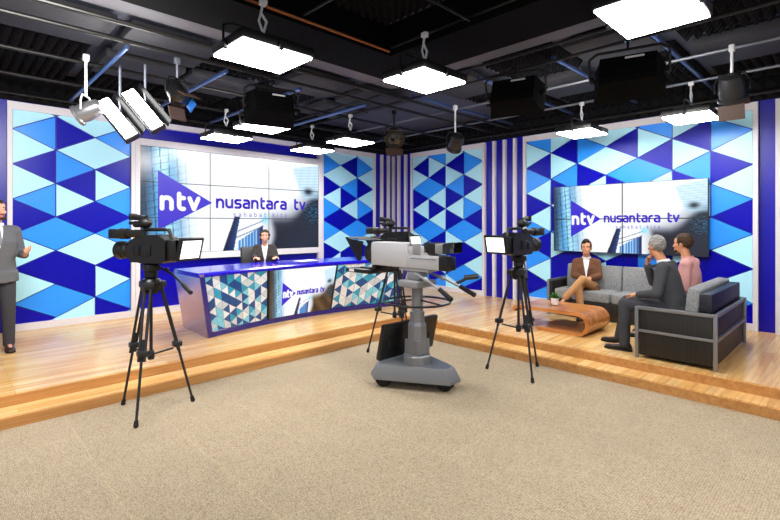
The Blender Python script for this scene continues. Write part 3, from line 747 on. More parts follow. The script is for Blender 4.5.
# ------------------------------------------------------------------ tripods and cameras
def tripod(ha=0.0, hl=1.0):
    t = thing('camera_tripod', 'x', 'tripod', (0, 0, 0)); hub = 1.14
    feet = [(-.20, -.28), (-.14, .32), (.35, -.04)]
    for fx, fy in feet:
        l = MB(); d = Vector((fx, fy, 0)).normalized(); s_ = Vector((-d.y, d.x, 0)); top = d*.075 + UP*(hub-.02); ft = Vector((fx, fy, .012)); ax_ = (ft-top)
        m1 = top+ax_*.50; m2 = top+ax_*.56
        for sg in (-1, 1): l.tube([tuple(top+s_*.024*sg), tuple(m2+s_*.022*sg)], .0125, 8)
        l.tube([tuple(top+ax_*.40), tuple(ft)], .0115, 8)
        l.box(tuple(m1), (.075, .075, .05), .01); l.box(tuple(top), (.085, .085, .06), .012)
        leg = l.build('leg', M['carbon'], t)
        f = MB(); f.tube([tuple(ft), tuple(ft+ax_*-.04)], [.02, .016], 10); f.ball(tuple(ft+UP*.006), .018, 10); f.build('rubber_foot', M['rubber'], leg)
    MB().lathe([(.055, hub-.10), (.085, hub-.06), (.09, hub), (.07, hub+.03), (.05, hub+.035)], n=18).build('crown', M['dark_metal'], t)
    c = MB(); c.lathe([(.04, hub+.03), (.055, hub+.05), (.055, hub+.10), (.04, hub+.11)], n=16)
    c.box((0, 0, hub+.132), (.12, .15, .066), .02); c.build('fluid_head', M['black'], t)
    h = MB(); h.tube([(.06, -.05, hub+.13), (.10, -.24, hub+.08), (.13, -.48, hub-.02)], .010, 8, 0); h.tube([(.122, -.42, hub+.005), (.136, -.55, hub-.05)], .018, 10); h.ball((.085, -.14, hub+.11), .022, 10)
    h.v = [tuple(Matrix.Rotation(ha, 3, 'Z') @ Vector((q[0]*hl, q[1]*hl, q[2]))) for q in h.v]
    h.build('pan_handle', M['black'], t)
    sp = MB()
    for fx, fy in feet: sp.tube([(0, 0, .50), tuple(Vector((fx, fy, 0))*.52 + UP*.53)], .009, 6)
    sp.lathe([(.025, .46), (.03, .48), (.03, .52), (.02, .54)], n=12); sp.tube([(0, 0, .5), (0, 0, hub-.08)], .014, 8); sp.build('spreader', M['carbon'], t)
    return t
HEADZ = 1.14+.178
def video_camera(label, loc, rz, flip=1, group='cameras on tripods', lit_tilt=.24, mon=True):
    """shoulder broadcast camera, lens towards local +y; flip: side of the monitor"""
    t = thing('video_camera', label, 'video camera', loc, rz, group)
    b = MB()
    side = [(-.25, .02), (-.25, .20), (-.16, .245), (.06, .235), (.17, .185), (.19, .05), (.14, .0), (-.20, 0)]
    mtx = Matrix(((0, 0, 1, 0), (1, 0, 0, 0), (0, 1, 0, 0), (0, 0, 0, 1)))
    bm = MB(); bm.prism(side, -.085, .085, 0, mtx)
    bm.box((.088*flip*-1, -.02, .11), (.012, .14, .10), .006); bm.box((.088, .06, .10), (.012, .10, .08), .006); bm.box((-.088, .06, .10), (.012, .10, .08), .006)
    bm.box((0, -.02, .005), (.10, .24, .03), .006)
    bm.build('body', M['soft_black'], t)
    MB().box((0, -.30, .11), (.14, .11, .18), .015).build('battery', M['black'], t)
    l = MB(); l.lathe([(.062, .17), (.07, .20), (.07, .24), (.062, .25), (.073, .26), (.073, .29), (.064, .30), (.080, .31), (.084, .37), (.072, .37), (.062, .33)], (0, 0, .10), (0, 1, 0), 20); l.build('lens', M['black'], t)
    MB().lathe([(.062, .335), (.03, .345), (.001, .35)], (0, 0, .10), (0, 1, 0), 18).build('lens_glass', M['glass'], t)
    h = MB(); h.tube([(0, -.24, .20), (0, -.21, .285), (0, .06, .285), (0, .12, .21)], .016, 8); h.box((0, -.06, .288), (.04, .22, .03), .01); h.build('carry_handle', M['black'], t)
    v = MB(); v.tube([(-.07*flip, .02, .255), (-.07*flip, .20, .250)], .034, 12); v.tube([(-.07*flip, .19, .25), (-.07*flip, .27, .25)], [.046, .050], 12); v.box((-.07*flip, .33, .25), (.085, .12, .085), .012); v.box((-.05*flip, .05, .24), (.05, .06, .05), .01); v.build('viewfinder', M['black'], t)
    g = MB(); g.tube([(0, .06, .26), (0, .08, .32)], .014, 8); g.ball((0, .07, .345), (.05, .07, .05), 12); g.box((0, .12, .335), (.08, .13, .06), .02); g.tube([(0, .06, .385), (0, .20, .40)], .026, 12); g.box((0, .215, .40), (.07, .03, .06), .006); g.box((0, .20, .345), (.05, .09, .03), .008); g.build('top_lamp', M['black'], t)
    if not mon: return t
    m = MB(); Rm = RX(lit_tilt)
    m.box(tuple(Vector((.02*flip, -.42, .12))), (.265, .025, .20), .006, Rm); m.tube([(.02*flip, -.36, .12), (.02*flip, -.41, .12)], .02, 8); m.box((.02*flip, -.39, .215), (.27, .10, .006), 0); mo = m.build('monitor', M['black'], t)
    MB().box(tuple(Vector((.02*flip, -.42, .12)) + Rm @ Vector((0, -.0135, 0))), (.21, .002, .155), 0, Rm).build('lit_screen', M['lit'], mo, 0)
    return t
tp = tripod(); tp.location = (-6.63, -3.66, 0); tp.rotation_euler = (0, 0, 0)
tag(tp, 'black tripod standing on the carpet in front of the presenter', None, 'camera tripods')
tr = tripod(math.radians(-62), .7); tr.location = (-3.36, -5.38, 0); tag(tr, 'black tripod on the carpet before the wooden coffee table', None, 'camera tripods')
dup(tp, (-3.81, -3.88, 0), .25, 'black tripod standing hidden behind the grey pedestal', 'camera tripods')
def face(d): return math.atan2(d[1], d[0]) - PI/2
video_camera('black video camera at left, lens towards the presenter', (-6.63, -3.66, HEADZ), face((-.42, .90)), 1)
video_camera('black video camera at right, lens towards the sofas', (-3.36, -5.38, HEADZ), face((1, .0)), -1)
video_camera('black video camera peeking up behind the pale pedestal camera', (-3.81, -3.88, HEADZ), face((-.15, 1)), 1, mon=False)

# ------------------------------------------------------------------ studio pedestal
PX, PY = -4.46, -4.86
t = thing('camera_pedestal', 'grey studio camera pedestal on wheels with steering ring', 'camera pedestal', (PX, PY, 0))
def ring_poly(pts, z): return [(x, y, z) for x, y in pts]
tri0 = [(-.42, .50), (-.52, .34), (.02, -.56), (.26, -.56), (.55, .36), (.48, .50)]
def sc(p, k_): return [(x*k_, y*k_) for x, y in p]
b = MB(); b.loft([ring_poly(sc(tri0, .73), .09), ring_poly(sc(tri0, .73), .12), ring_poly(sc(tri0, .63), .225), ring_poly(sc(tri0, .61), .235)]); b.build('base', M['ped_grey'], t, 25)
for wx, wy in ((-.255, .235), (.085, -.30), (.27, .235)):
    w = MB(); w.lathe([(.02, -.045), (.075, -.045), (.088, -.03), (.088, .03), (.075, .045), (.02, .045)], (wx, wy, .089), (1, .3, 0), 18); w.box((wx, wy, .13), (.11, .11, .04), .01); w.build('wheel', M['rubber'], t)
def octa(r): return [(r*math.cos(PI/8+i*PI/4), r*math.sin(PI/8+i*PI/4)) for i in range(8)]
c = MB(); c.loft([ring_poly(octa(.148), .23), ring_poly(octa(.148), .315), ring_poly(octa(.13), .33)]); c.build('collar', M['ped_grey'], t, 20)
c = MB(); c.loft([ring_poly(octa(.100), .32), ring_poly(octa(.100), .62), ring_poly(octa(.08), .66), ring_poly(octa(.08), .76), ring_poly(octa(.062), .77), ring_poly(octa(.062), 1.03)])
for i in range(4): c.box((.095*math.cos(i*PI/2+.8), .095*math.sin(i*PI/2+.8), .40), (.05, .05, .16), .008)
c.build('column', M['ped_grey'], t, 20)
h = MB(); h.box((0, 0, 1.05), (.30, .26, .07), .015); h.box((0, 0, 1.125), (.13, .18, .088), .02); h.build('pan_head', M['ped_mid'], t)
r = MB(); ringp = [(.34*math.cos(a*PI/18), .34*math.sin(a*PI/18), .86) for a in range(37)]; r.tube(ringp, .011, 8)
for i in range(3): a = i*2*PI/3+.5; r.tube([(.06*math.cos(a), .06*math.sin(a), .88), (.34*math.cos(a), .34*math.sin(a), .86)], .009, 8)
r.build('steering_ring', M['black'], t)
# the camera that rides on it
t = thing('studio_camera', 'pale grey studio camera with prompter hood on the pedestal', 'studio camera', (-4.45, -4.76, 0))
b = MB(); b.box((0, .23, 1.333), (.22, .55, .255), .022); b.box((0, -.25, 1.275), (.20, .42, .14), .015); b.box((0, -.18, 1.375), (.18, .28, .11), .02); b.box((0, -.1, 1.189), (.15, .40, .03), .008)
b.build('body', M['ped_white'], t)
b = MB(); b.box((-.02, -.50, 1.272), (.155, .10, .135), .012); b.build('rear_unit', M['soft_black'], t)
v = MB(); v.box((0, -.33, 1.415), (.18, .15, .11), .012); v.build('viewfinder', M['black'], t)
v = MB(); v.box((0, -.45, 1.415), (.175, .10, .10), .01); v.build('viewfinder_body', M['ped_mid'], t)
v = MB()
for q in (0, .005): v.loft([[(-.09+q, -.50, 1.365+q), (.09-q, -.50, 1.365+q), (.09-q, -.50, 1.465-q), (-.09+q, -.50, 1.465-q)], [(-.115+q, -.60, 1.38+q), (.085-q, -.60, 1.38+q), (.085-q, -.60, 1.48-q), (-.115+q, -.60, 1.48-q)]], 0, False)
v.build('viewfinder_hood', M['black'], t, 0, False)
v = MB(); v.box((-.01, -.07, 1.485), (.15, .02, .09), .004, RX(-.25)); m_ = v.build('monitor', M['ped_mid'], t)
MB().box((-.01, -.082, 1.487), (.13, .004, .07), 0, RX(-.25)).build('lit_screen', M['lit'], m_, 0)
# side cheek detail
v = MB(); v.box((-.103, -.26, 1.31), (.006, .34, .012)); v.box((-.095, -.17, 1.40), (.02, .10, .10), .006); v.build('trim_line', M['ped_mid'], t)
l = MB(); l.lathe([(.10, .50), (.115, .52), (.115, .60), (.10, .62)], (0, 0, 1.33), (0, 1, 0), 20); l.build('lens', M['black'], t)
p = MB()
for sg in (-1, 1):
    x = .13*sg; p.add([(x*1.15, .90, 1.50), (x, .61, 1.46), (x, .64, 1.245), (x*1.02, .69, 1.235), (x*.97, .69, 1.235), (x*.95, .64, 1.245), (x*.95, .61, 1.46), (x*1.1, .90, 1.50)], [(0, 1, 2, 3), (7, 4, 5, 6), (0, 3, 4, 7), (0, 7, 6, 1), (2, 5, 4, 3), (1, 6, 5, 2)])
p.add([(-.15, .90, 1.50), (.15, .90, 1.50), (.13, .51, 1.47), (-.13, .51, 1.47), (-.15, .90, 1.506), (.15, .90, 1.506), (.13, .51, 1.476), (-.13, .51, 1.476)], [(0, 1, 2, 3), (7, 6, 5, 4), (0, 4, 5, 1), (2, 6, 7, 3), (1, 5, 6, 2), (0, 3, 7, 4)])
p.build('prompter_hood', M['soft_black'], t, 0)
p = MB(); p.box((0, .70, 1.125), (.27, .42, .045), .008); p.box((0, .50, 1.15), (.10, .5, .03), .005); p.box((.0, .48, 1.18), (.18, .06, .05), .01); p.build('prompter_monitor', M['soft_black'], t)
MB().box((-.137, .80, 1.128), (.006, .08, .03)).build('bracket', M['white_arm'], t, 0)
for sx in (-1, 1):
    h = MB(); h.tube([(sx*.085, -.14, 1.16), (sx*.135, -.36, 1.10), (sx*.165, -.56, 1.02)], .013, 10); h.ball((sx*.125, -.32, 1.112), .028, 12)
    o = h.build('pan_handle', M['chrome'], t)
    g = MB(); g.tube([(sx*.157, -.52, 1.04), (sx*.185, -.68, .965)], [.022, .024], 12); g.build('grip', M['rubber'], o)
z = MB(); z.tube([(.17, -.46, 1.06), (.26, -.55, 1.12)], .016, 8); z.tube([(.22, -.53, 1.12), (.34, -.60, 1.13)], .026, 12); z.build('zoom_control', M['carbon'], t)
# flat black case leaning on the pedestal base
lean = math.radians(13); t = thing('flat_equipment_case', 'flat black panel case leaning upright on the pedestal base behind its column', 'equipment case', (-4.34, -4.60, .243))
R = RX(lean)
b = MB(); b.box(tuple(R @ Vector((0, .02, .20))), (.84, .055, .38), .012, R); b.build('shell', M['soft_black'], t)
b = MB(); b.box(tuple(R @ Vector((0, -.0085, .36))), (.82, .004, .008), 0, R); b.box(tuple(R @ Vector((-.31, -.01, .18))), (.03, .01, .07), .003, R); b.box(tuple(R @ Vector((.31, -.01, .18))), (.03, .01, .07), .003, R); b.build('latch', M['carbon'], t)

# ------------------------------------------------------------------ sofas
SX0, SX1, SY0, SY1 = -2.53, -.90, -7.06, -6.31
def sofa(label, loc, rz, W, D, seats, backs, armL=True, armR=True, boxes=False):
    """local: x along the seat, +y the way it faces, origin at the middle of the footprint"""
    t = thing('sofa', label, 'sofa', loc, rz, 'grey studio sofas'); h = .55; w2, d2 = W/2, D/2; r = .035
    MB().box((0, -.0, .20), (W-.16, D-.14, .14), .01).build('seat_base', M['sofa_wood'], t)
    f = MB(); f.box((0, d2-.06, .16), (W-.16, .03, .28), .004); f.build('front_panel', M['sofa_wood'], t)
    MB().box((0, -d2+.045, .28), (W-.08, .03, .50), .004).build('back_panel', M['sofa_wood'], t)
    for sg, on in ((-1, armL), (1, armR)):
        if not on: continue
        MB().box((sg*(w2-.045), 0, .285), (.05, D-.08, .49), .004).build('side_panel', M['sofa_wood'], t)
        m = MB(); x = sg*(w2-r/2-.004)
        for y in (-d2+r/2, d2-r/2): m.box((x, y, h/2+.005), (r, r, h+.0), .004)
        for z in (h-.005, .30): m.box((x, 0, z), (r, D-r, r if z > .4 else r*.8), .004)
        m.build('arm_frame', M['sofa_metal'], t)
    m = MB()
    for z in (h-.005, .30): m.box((0, -d2+r/2, z), (W-.05, r, r), .004)
    m.build('back_rail', M['sofa_metal'], t)
    sw = (W-.20)/seats
    for i in range(seats):
        c = MB(); c.box((-(W-.20)/2+sw*(i+.5), .06, .345), (sw-.012, D-.20, .16), .03, seg=3); c.build('seat_cushion', M['sofa'], t)
    bw = (W-.20)/backs
    for i in range(backs):
        c = MB(); c.box((-(W-.20)/2+bw*(i+.5), -d2+.235, .585), (bw-.012, .13, .42), .03, RX(.10), seg=3); c.build('back_cushion', M['sofa'], t)
    if boxes: MB().box((0, -d2+.11, .635), (W-.16, .11, .22), .008).build('back_bolster', M['sofa_box'], t)
    return t
sofa('grey loveseat seen from its side, with dark slatted arm and metal frame', ((SX0+SX1)/2, (SY0+SY1)/2, ST), 0, SX1-SX0, SY1-SY0, 2, 1, boxes=True)
sofa('long grey sofa along the wall under the four-panel screen', (-.50, -5.44, ST), PI/2, 1.96, .80, 2, 2)

# ------------------------------------------------------------------ coffee table: one bent wooden band
ct = MB(); th = .045; y0, y1, R_ = -4.52, -5.62, .15
prof = []
# outer line from the drooping left lip over the top, round the right end, back along the floor
prof += [(y0+.0, .215), (y0-.012, .265), (y0-.05, .297), (y0-.10, .305)]
prof += [(y1+R_+.02, .305)] + [(y1+R_ - R_*math.sin(a), .1525+.1525*math.cos(a)) for a in [i*PI/12 for i in range(1, 12)]] + [(y1+R_+.02, 0.0), (-4.90, 0.0)]
inner = []
P2 = [Vector(p) for p in prof]
for i, p in enumerate(P2):
    a = P2[max(i-1, 0)]; b = P2[min(i+1, len(P2)-1)]; tt = (b-a).normalized(); nn = Vector((tt.y, -tt.x))
    # inward side
    inner.append(p + nn*th*(-1))
xs = [(-2.06), (-1.36)]
rings = []
for p, q in zip(P2, inner):
    rings.append([(xs[0]+1.71, p.x+5.07, p.y), (xs[1]+1.71, p.x+5.07, p.y), (xs[1]+1.71, q.x+5.07, q.y), (xs[0]+1.71, q.x+5.07, q.y)])
ct.loft(rings); o = ct.build('coffee_table', M['table_wood'], None, 30); o.location = (-1.71, -5.07, ST+.001)
tag(o, 'low bent wooden coffee table with rounded loop end, before the sofas', 'coffee table')
o['curl'] = 1
t = thing('potted_plant', 'small green plant in a white pot on the coffee table', 'potted plant', (-1.72, -5.00, ST+.308))
MB().lathe([(.035, 0), (.045, .01), (.055, .08), (.058, .10), (.05, .10), (.045, .085)], n=18).build('pot', M['pot'], t)
MB().lathe([(.047, .08), (.03, .09), (.001, .092)], n=14).build('soil', M['soil'], t)
lf = MB(); rn = random.Random(3)
for i in range(70):
    a = rn.uniform(0, 2*PI); e = rn.uniform(.15, 1.4); L_ = rn.uniform(.06, .12)
    d = Vector((math.cos(a)*math.cos(e), math.sin(a)*math.cos(e), math.sin(e))); s_ = d.cross(UP).normalized()*.016; p0 = Vector((0, 0, .09)); m1 = p0+d*L_*.6; tip = p0+d*L_+Vector((0, 0, -.01))
    lf.add([p0, m1+s_, tip, m1-s_], [(0, 1, 2, 3)])
lf.build('foliage', M['leaf'], t, 0, False)

# ------------------------------------------------------------------ office chair behind the desk
t = thing('office_chair', 'dark office chair behind the news anchor', 'chair', (-4.09, -.76, ST), math.radians(158))
MB().box((0, 0, .46), (.48, .46, .08), .03, seg=3).build('seat', M['black'], t)
b = MB(); b.box((0, -.24, .80), (.44, .07, .52), .06, RX(.08), seg=3); b.tube([(0, -.22, .44), (0, -.28, .60)], .025, 10); b.build('backrest', M['carbon'], t)
MB().tube([(0, 0, .10), (0, 0, .43)], .03, 12).build('post', M['dark_metal'], t)
b = MB()
for i in range(5):
    a = i*2*PI/5; b.tube([(0, 0, .11), (.27*math.cos(a), .27*math.sin(a), .08)], [.028, .018], 8); b.ball((.28*math.cos(a), .28*math.sin(a), .032), .032, 10)
b.build('wheel_base', M['black'], t)
for sg in (-1, 1):
    b = MB(); b.box((sg*.27, .0, .67), (.05, .26, .03), .01); b.tube([(sg*.27, -.02, .66), (sg*.25, -.05, .47)], .016, 8); b.build('armrest', M['black'], t)

# ------------------------------------------------------------------ people
def remesh(mb, name, mats, parent, voxel, smooth_it=4, assign=None):
    me = mb.mesh(name, mats); bm = bmesh.new(); bm.from_mesh(me); bmesh.ops.recalc_face_normals(bm, faces=bm.faces); bm.to_mesh(me); bm.free()
    o = bpy.data.objects.new(name, me); COL.objects.link(o)
    r = o.modifiers.new('r', 'REMESH'); r.mode = 'VOXEL'; r.voxel_size = voxel
    s_ = o.modifiers.new('s', 'SMOOTH'); s_.iterations = smooth_it; s_.factor = .5
    dg = bpy.context.evaluated_depsgraph_get(); dg.update()
    new = bpy.data.meshes.new_from_object(o.evaluated_get(dg)); o.modifiers.clear(); o.data = new; bpy.data.meshes.remove(me)
    new.name = name; new.materials.clear()
    for m in (mats if isinstance(mats, (list, tuple)) else [mats]): new.materials.append(m)
    mi = [0]*len(new.polygons)
    if assign: mi = [assign(p.center) for p in new.polygons]
    new.polygons.foreach_set('material_index', mi); new.polygons.foreach_set('use_smooth', [True]*len(new.polygons)); new.update()
    o.parent = parent
    return o
def V(*a): return Vector(a)
def hand(mb, wrist, d, nrm, curl=.5, side=1, s=1.0, spread=.06):
    """palm and five fingers; d: finger direction, nrm: palm-facing normal, side +1 thumb on (d x nrm) side"""
    d = Vector(d).normalized(); nrm = Vector(nrm); nrm = (nrm-d*nrm.dot(d)).normalized(); w = d.cross(nrm)*side; wr = Vector(wrist)
    rings = []
    for k_, hw, ht in ((-.01, .026, .019), (.02, .032, .017), (.055, .041, .015), (.09, .040, .012)):
        c = wr + d*k_*s
        rings.append([c + (w*math.cos(a)*hw + nrm*math.sin(a)*ht)*s for a in [j*2*PI/10 for j in range(10)]])
    mb.loft(rings)
    for off, ln, cv in ((.030, .068, .9), (.010, .077, 1.0), (-.011, .071, 1.1), (-.031, .056, 1.25)):
        p = wr + (d*.083 + w*off)*s; a = curl*cv*.45; dr = (d + w*off*spread*20).normalized(); r0 = .0088*s
        for q, seg in enumerate((.45, .32, .23)):
            e = dr*math.cos(a) + nrm*math.sin(a); p2 = p + e*ln*seg*s; mb.cap(p, p2, r0, r0*.93, 8); p = p2; r0 *= .93; a += curl*cv*.8
    p = wr + (d*.025 + w*.028)*s; e = (d*.62 + w*.75 + nrm*.25*(.5+curl)).normalized(); p2 = p+e*.045*s; mb.cap(p, p2, .0135*s, .0105*s, 8)
    e = (d*.85 + w*.35 + nrm*(.2+.5*curl)).normalized(); p3 = p2+e*.030*s; mb.cap(p2, p3, .0105*s, .0095*s, 8)
    e = (d*.95 + w*.1 + nrm*(.2+.6*curl)).normalized(); mb.cap(p3, p3+e*.024*s, .0095*s, .008*s, 8)
def ell_ring(c, xa, ya, hw, hf, hb, n=20):
    """closed ring: half width along xa, front depth along +ya, back depth along -ya"""
    out = []
    for j in range(n):
        a = 2*PI*j/n; cx_, sy = math.cos(a), math.sin(a)
        # slightly squared
        e = .86; cx_ = math.copysign(abs(cx_)**e, cx_); sy = math.copysign(abs(sy)**e, sy)
        out.append(c + xa*cx_*hw + ya*sy*(hf if sy > 0 else hb))
    return out
HEAD = [(-.118, .022, .080, -.040), (-.105, .040, .089, .0), (-.085, .050, .091, .035), (-.060, .057, .090, .058), (-.030, .064, .088, .078), (.0, .069, .086, .090), (.030, .073, .091, .096), (.060, .071, .085, .095), (.085, .060, .066, .080), (.105, .040, .038, .052), (.117, .015, .012, .02)]
def person(label, loc, rz, J, look, skin, hair, clothes, female=False, s=1.0, smile=False):
    t = thing('person', label, 'person', loc, rz); J = {k_: (Vector(v) if not isinstance(v[0], tuple) else v) for k_, v in J.items()}
    hip, waist, chest, neck, head = J['hip'], J['waist'], J['chest'], J['neck'], J['head']
    xa = (J['sR']-J['sL']).normalized()
    hx = (J['hR']-J['hL']).normalized()
    Hm = RZ(math.radians(look[0])) @ RX(math.radians(look[1])) @ RY(math.radians(look[2] if len(look) > 2 else 0))
    def hp(x, y, z): return head + Hm @ (Vector((x*(1.02 if female else 1), y, z*(.92 if female else 1)))*s)
    def axes(d, x): d = d.normalized(); y = d.cross(x).normalized(); return y.cross(d).normalized(), y
    slim = clothes.get('slim', 1.0)
    def torso(mb, k_, hem=None, sh=0.0, add=0.0):
        wS = (J['sR']-J['sL']).length/2
        seq = [(hip+(hip-waist).normalized()*.10, hx, .150, .10, .115), (hip, hx, .165, .110, .125), (waist, hx.lerp(xa, .5), .138 if female else .150, .105, .095), (chest, xa, .155 if female else .172, .125 if female else .118, .105), (neck-(neck-chest).normalized()*.085, xa, wS*.88, .085, .09), (neck-(neck-chest).normalized()*.025, xa, .085, .055, .06), (neck+(neck-chest).normalized()*.0, xa, .058, .05, .052)]
        if hem is not None: seq = hem + [(c_, x_, hw_*slim, hf_, hb_) for c_, x_, hw_, hf_, hb_ in seq[1:-2]] + [(neck-(neck-chest).normalized()*.012, xa, .078, .058, .064)]
        rings = []
        for i, (c, x, hw, hf, hb) in enumerate(seq):
            a = seq[max(i-1, 0)][0]; b_ = seq[min(i+1, len(seq)-1)][0]
            X, Y = axes(b_-a, x); ring = ell_ring(c, X, Y, hw*k_*s+add, hf*k_*s+add, hb*k_*s+add)
            if hem is not None and i == len(seq)-1: ring = [p_ - (b_-a).normalized()*.045*max(0, (p_-c).normalized().dot(Y)) for p_ in ring]
            rings.append(ring)
        mb.loft(rings)
    # ---- body (skin), one continuous surface
    b = MB(); torso(b, .82)
    b.cap(neck-(neck-chest).normalized()*.03, head+Hm @ Vector((0, -.015, -.075))*s, .052*s*(.9 if female else 1), .050*s*(.9 if female else 1), 14)
    rings = []
    for z, hw, yf, yb in HEAD: rings.append([hp(math.cos(a)*hw*(.94 if female else 1), (math.sin(a)*yf if math.sin(a) > 0 else math.sin(a)*max(yb, .01)), z) for a in [j*2*PI/20 for j in range(20)]])
    b.loft(rings)
    b.cap(hp(0, .082, .006), hp(0, .103, -.034), .0075*s, .0125*s, 8); b.ball(hp(.012, .094, -.038), .0085*s, 8); b.ball(hp(-.012, .094, -.038), .0085*s, 8)   # nose
    b.cap(hp(-.018, .087, -.066), hp(.018, .087, -.066), .0075*s, .0075*s, 8); b.cap(hp(-.014, .087, -.076), hp(.014, .087, -.076), .0075*s, .0075*s, 8)       # lips
    b.cap(hp(-.045, .074, .024), hp(-.015, .086, .022), .009*s, .008*s, 8); b.cap(hp(.045, .074, .024), hp(.015, .086, .022), .009*s, .008*s, 8)               # brow ridge
    b.ball(hp(.046, .062, -.028), .019*s, 8); b.ball(hp(-.046, .062, -.028), .019*s, 8)                                                                     # cheeks
    for sg in (-1, 1): b.ball(hp(sg*.073, -.008, -.012), (.011*s, .020*s, .033*s), 10, 0, Hm)
    for q in 'LR':
        sh, el, wr = J['s'+q], J['e'+q], J['w'+q]; kk = .9 if female else 1
        b.cap(sh, el, .048*s*kk, .037*s*kk); b.cap(el, wr, .037*s*kk, .025*s*kk); b.cap(sh, chest.lerp(neck, .55), .055*s, .07*s)
        hd, hn, cu, sd = J['hand'+q]; hand(b, wr, hd, hn, cu, sd, s*(.9 if female else 1))
        hj, kn, an = J['h'+q], J['k'+q], J['a'+q]
        b.cap(hj, kn, .075*s, .052*s); b.cap(kn, an, .052*s, .034*s); td = J['t'+q].normalized(); b.cap(an+V(0, 0, -.03), an+td*.13*s+V(0, 0, -.05), .034*s, .026*s)
    lipc = hp(0, .092, -.071)
    def assign(c):
        d = Hm.inverted() @ (c-head)/s
        return 1 if (d.y > .085 and abs(d.x) < .024 and -.083 < d.z < -.060 and not (smile and -.0745 < d.z < -.0685)) else 0
    body = remesh(b, 'body', [M[skin], M['lips']], t, .0075, 2, assign)
    bvb = BVHTree.FromPolygons([v.co.copy() for v in body.data.vertices], [tuple(p.vertices) for p in body.data.polygons])
    fwd = Hm @ Vector((0, 1, 0))
    for sg in (-1, 1):
        hit = bvb.ray_cast(hp(sg*.029, .3, .004), -fwd); q = hit[0] if hit[0] is not None else hp(sg*.029, .083, .004)
        eo = MB().ball(q-fwd*.0012*s, (.0088*s, .003*s, .0038*s), 12, 0, Hm).build('eye', M['eye'], t)
        MB().ball(q+fwd*.0012*s, (.0040*s, .0024*s, .0038*s), 10, 0, Hm).build('iris', M['iris'], eo)
    if smile: MB().box(tuple(hp(0, .0925, -.071)), (.026*s, .006*s, .005*s), .002, Hm).build('teeth', M['teeth'], t)
    # ---- hair
    h = MB()
    if hair:
        hm, style = hair
        nn_, mm_ = 28, 16; pts = []
        for i in range(mm_+1):
            row = []; ph = PI*i/mm_
            for j in range(nn_):
                a = 2*PI*j/nn_; d = Vector((math.sin(ph)*math.cos(a), math.sin(ph)*math.sin(a), math.cos(ph)))
                rr = Vector((d.x*.081, d.y*.103, d.z*.106)) + Vector((0, -.016, .026)); nz_ = noise.noise(rr*34+Vector((loc[0], 0, 0)))*(.0015 if style == 'bun' else .006)
                p = rr + d*nz_
                # hairline: pull the front in behind the forehead
                if p.y > .045 and p.z < .066: p.y = .045 + (p.y-.045)*.1
                if p.z < -.005 and p.y > -.02: p.x *= .86; p.y = min(p.y, .0)
                if p.z < -.045: p.x *= .8; p.y *= .86
                if style == 'quiff' and p.z > .08 and p.y > .0: p.z += .016; p.y += .008
                row.append(hp(p.x, p.y, p.z))
            pts.append(row)
        h.loft(pts)
        for sg in (-1, 1): h.cap(hp(sg*.068, .018, .02), hp(sg*.066, .02, -.02), .010*s, .006*s, 8)
        for sg in (-1, 1): h.cap(hp(sg*.046, .080, .0245), hp(sg*.016, .0925, .025), .0036*s, .0042*s, 6)    # eyebrows
        if style == 'bun': h.cap(hp(-.066, -.01, .03), hp(-.062, -.045, -.05), .026*s, .018*s); h.cap(hp(.066, -.01, .03), hp(.062, -.045, -.05), .026*s, .018*s); h.ball(hp(0, -.125, .03), .04*s, 12); h.ball(hp(0, -.10, .02), .045*s, 12)
        if style == 'beard':
            for a in range(-60, 61, 12): h.ball(hp(math.sin(math.radians(a))*.056, .030+.056*math.cos(math.radians(a)), -.088-.012*math.cos(math.radians(a))), .017*s, 8)
            h.cap(hp(-.02, .092, -.056), hp(.02, .092, -.056), .0055*s, .0055*s, 6)
        h.build('hair', M[hm], t, 60)
    # ---- clothes
    up_ax = (neck-chest).normalized(); fx, fy = axes(neck-waist, xa)
    cl = clothes
    if cl.get('trousers'):
        p = MB()
        X, Y = axes(waist-hip, hx)
        wl = waist.lerp(hip, .35)
        p.loft([ell_ring(hip-(waist-hip).normalized()*.10*s, X, Y, .15*s, .11*s, .115*s), ell_ring(hip, X, Y, .178*s, .122*s, .135*s), ell_ring(wl, X, Y, .160*s, .115*s, .112*s)])
        for q in 'LR':
            hj, kn, an = J['h'+q], J['k'+q], J['a'+q]
            lg = cl.get('leg', 1.0)*s; p.cap(hj, kn, .092*lg, .068*lg, 14); p.cap(kn, kn.lerp(an, .5), .068*lg, .062*lg, 14); p.cap(kn.lerp(an, .5), an+(kn-an).normalized()*-.012, .062*lg, .057*lg, 14)
        remesh(p, 'trousers', M[cl['trousers']], t, .011, 4)
    for q in 'LR':
        if not cl.get('shoes'): break
        an = J['a'+q]; td = J['t'+q].normalized(); sx = td.cross(UP); sx = sx.normalized() if sx.length > .1 else X; up_ = sx.cross(td).normalized(); base = an - up_*.075
        sh = MB(); rings = []
        for k_, hw, ht in ((-.075, .022, .045), (-.06, .034, .075), (0, .037, .085), (.05, .040, .066), (.11, .046, .050), (.165, .044, .042), (.20, .030, .034), (.212, .012, .02)):
            c = base + td*k_*s; rings.append([c + sx*hw*s*math.cos(a) + up_*(ht*s*.5+ht*s*.5*math.sin(a)) for a in [j*2*PI/14 for j in range(14)]])
        sh.loft(rings); so = sh.build('shoe', M[cl['shoes']], t, 50)
        sole = MB(); rings = []
        for k_, hw in ((-.080, .022), (-.055, .037), (.05, .041), (.12, .048), (.18, .042), (.216, .014)):
            c = base + td*k_*s; rings.append([c-sx*hw*s-up_*.012, c+sx*hw*s-up_*.012, c+sx*hw*s+up_*.010, c-sx*hw*s+up_*.010])
        sole.loft(rings); sole.build('sole', M['rubber'], so, 30)
    kind = cl['top']            # jacket or shirt
    j = MB()
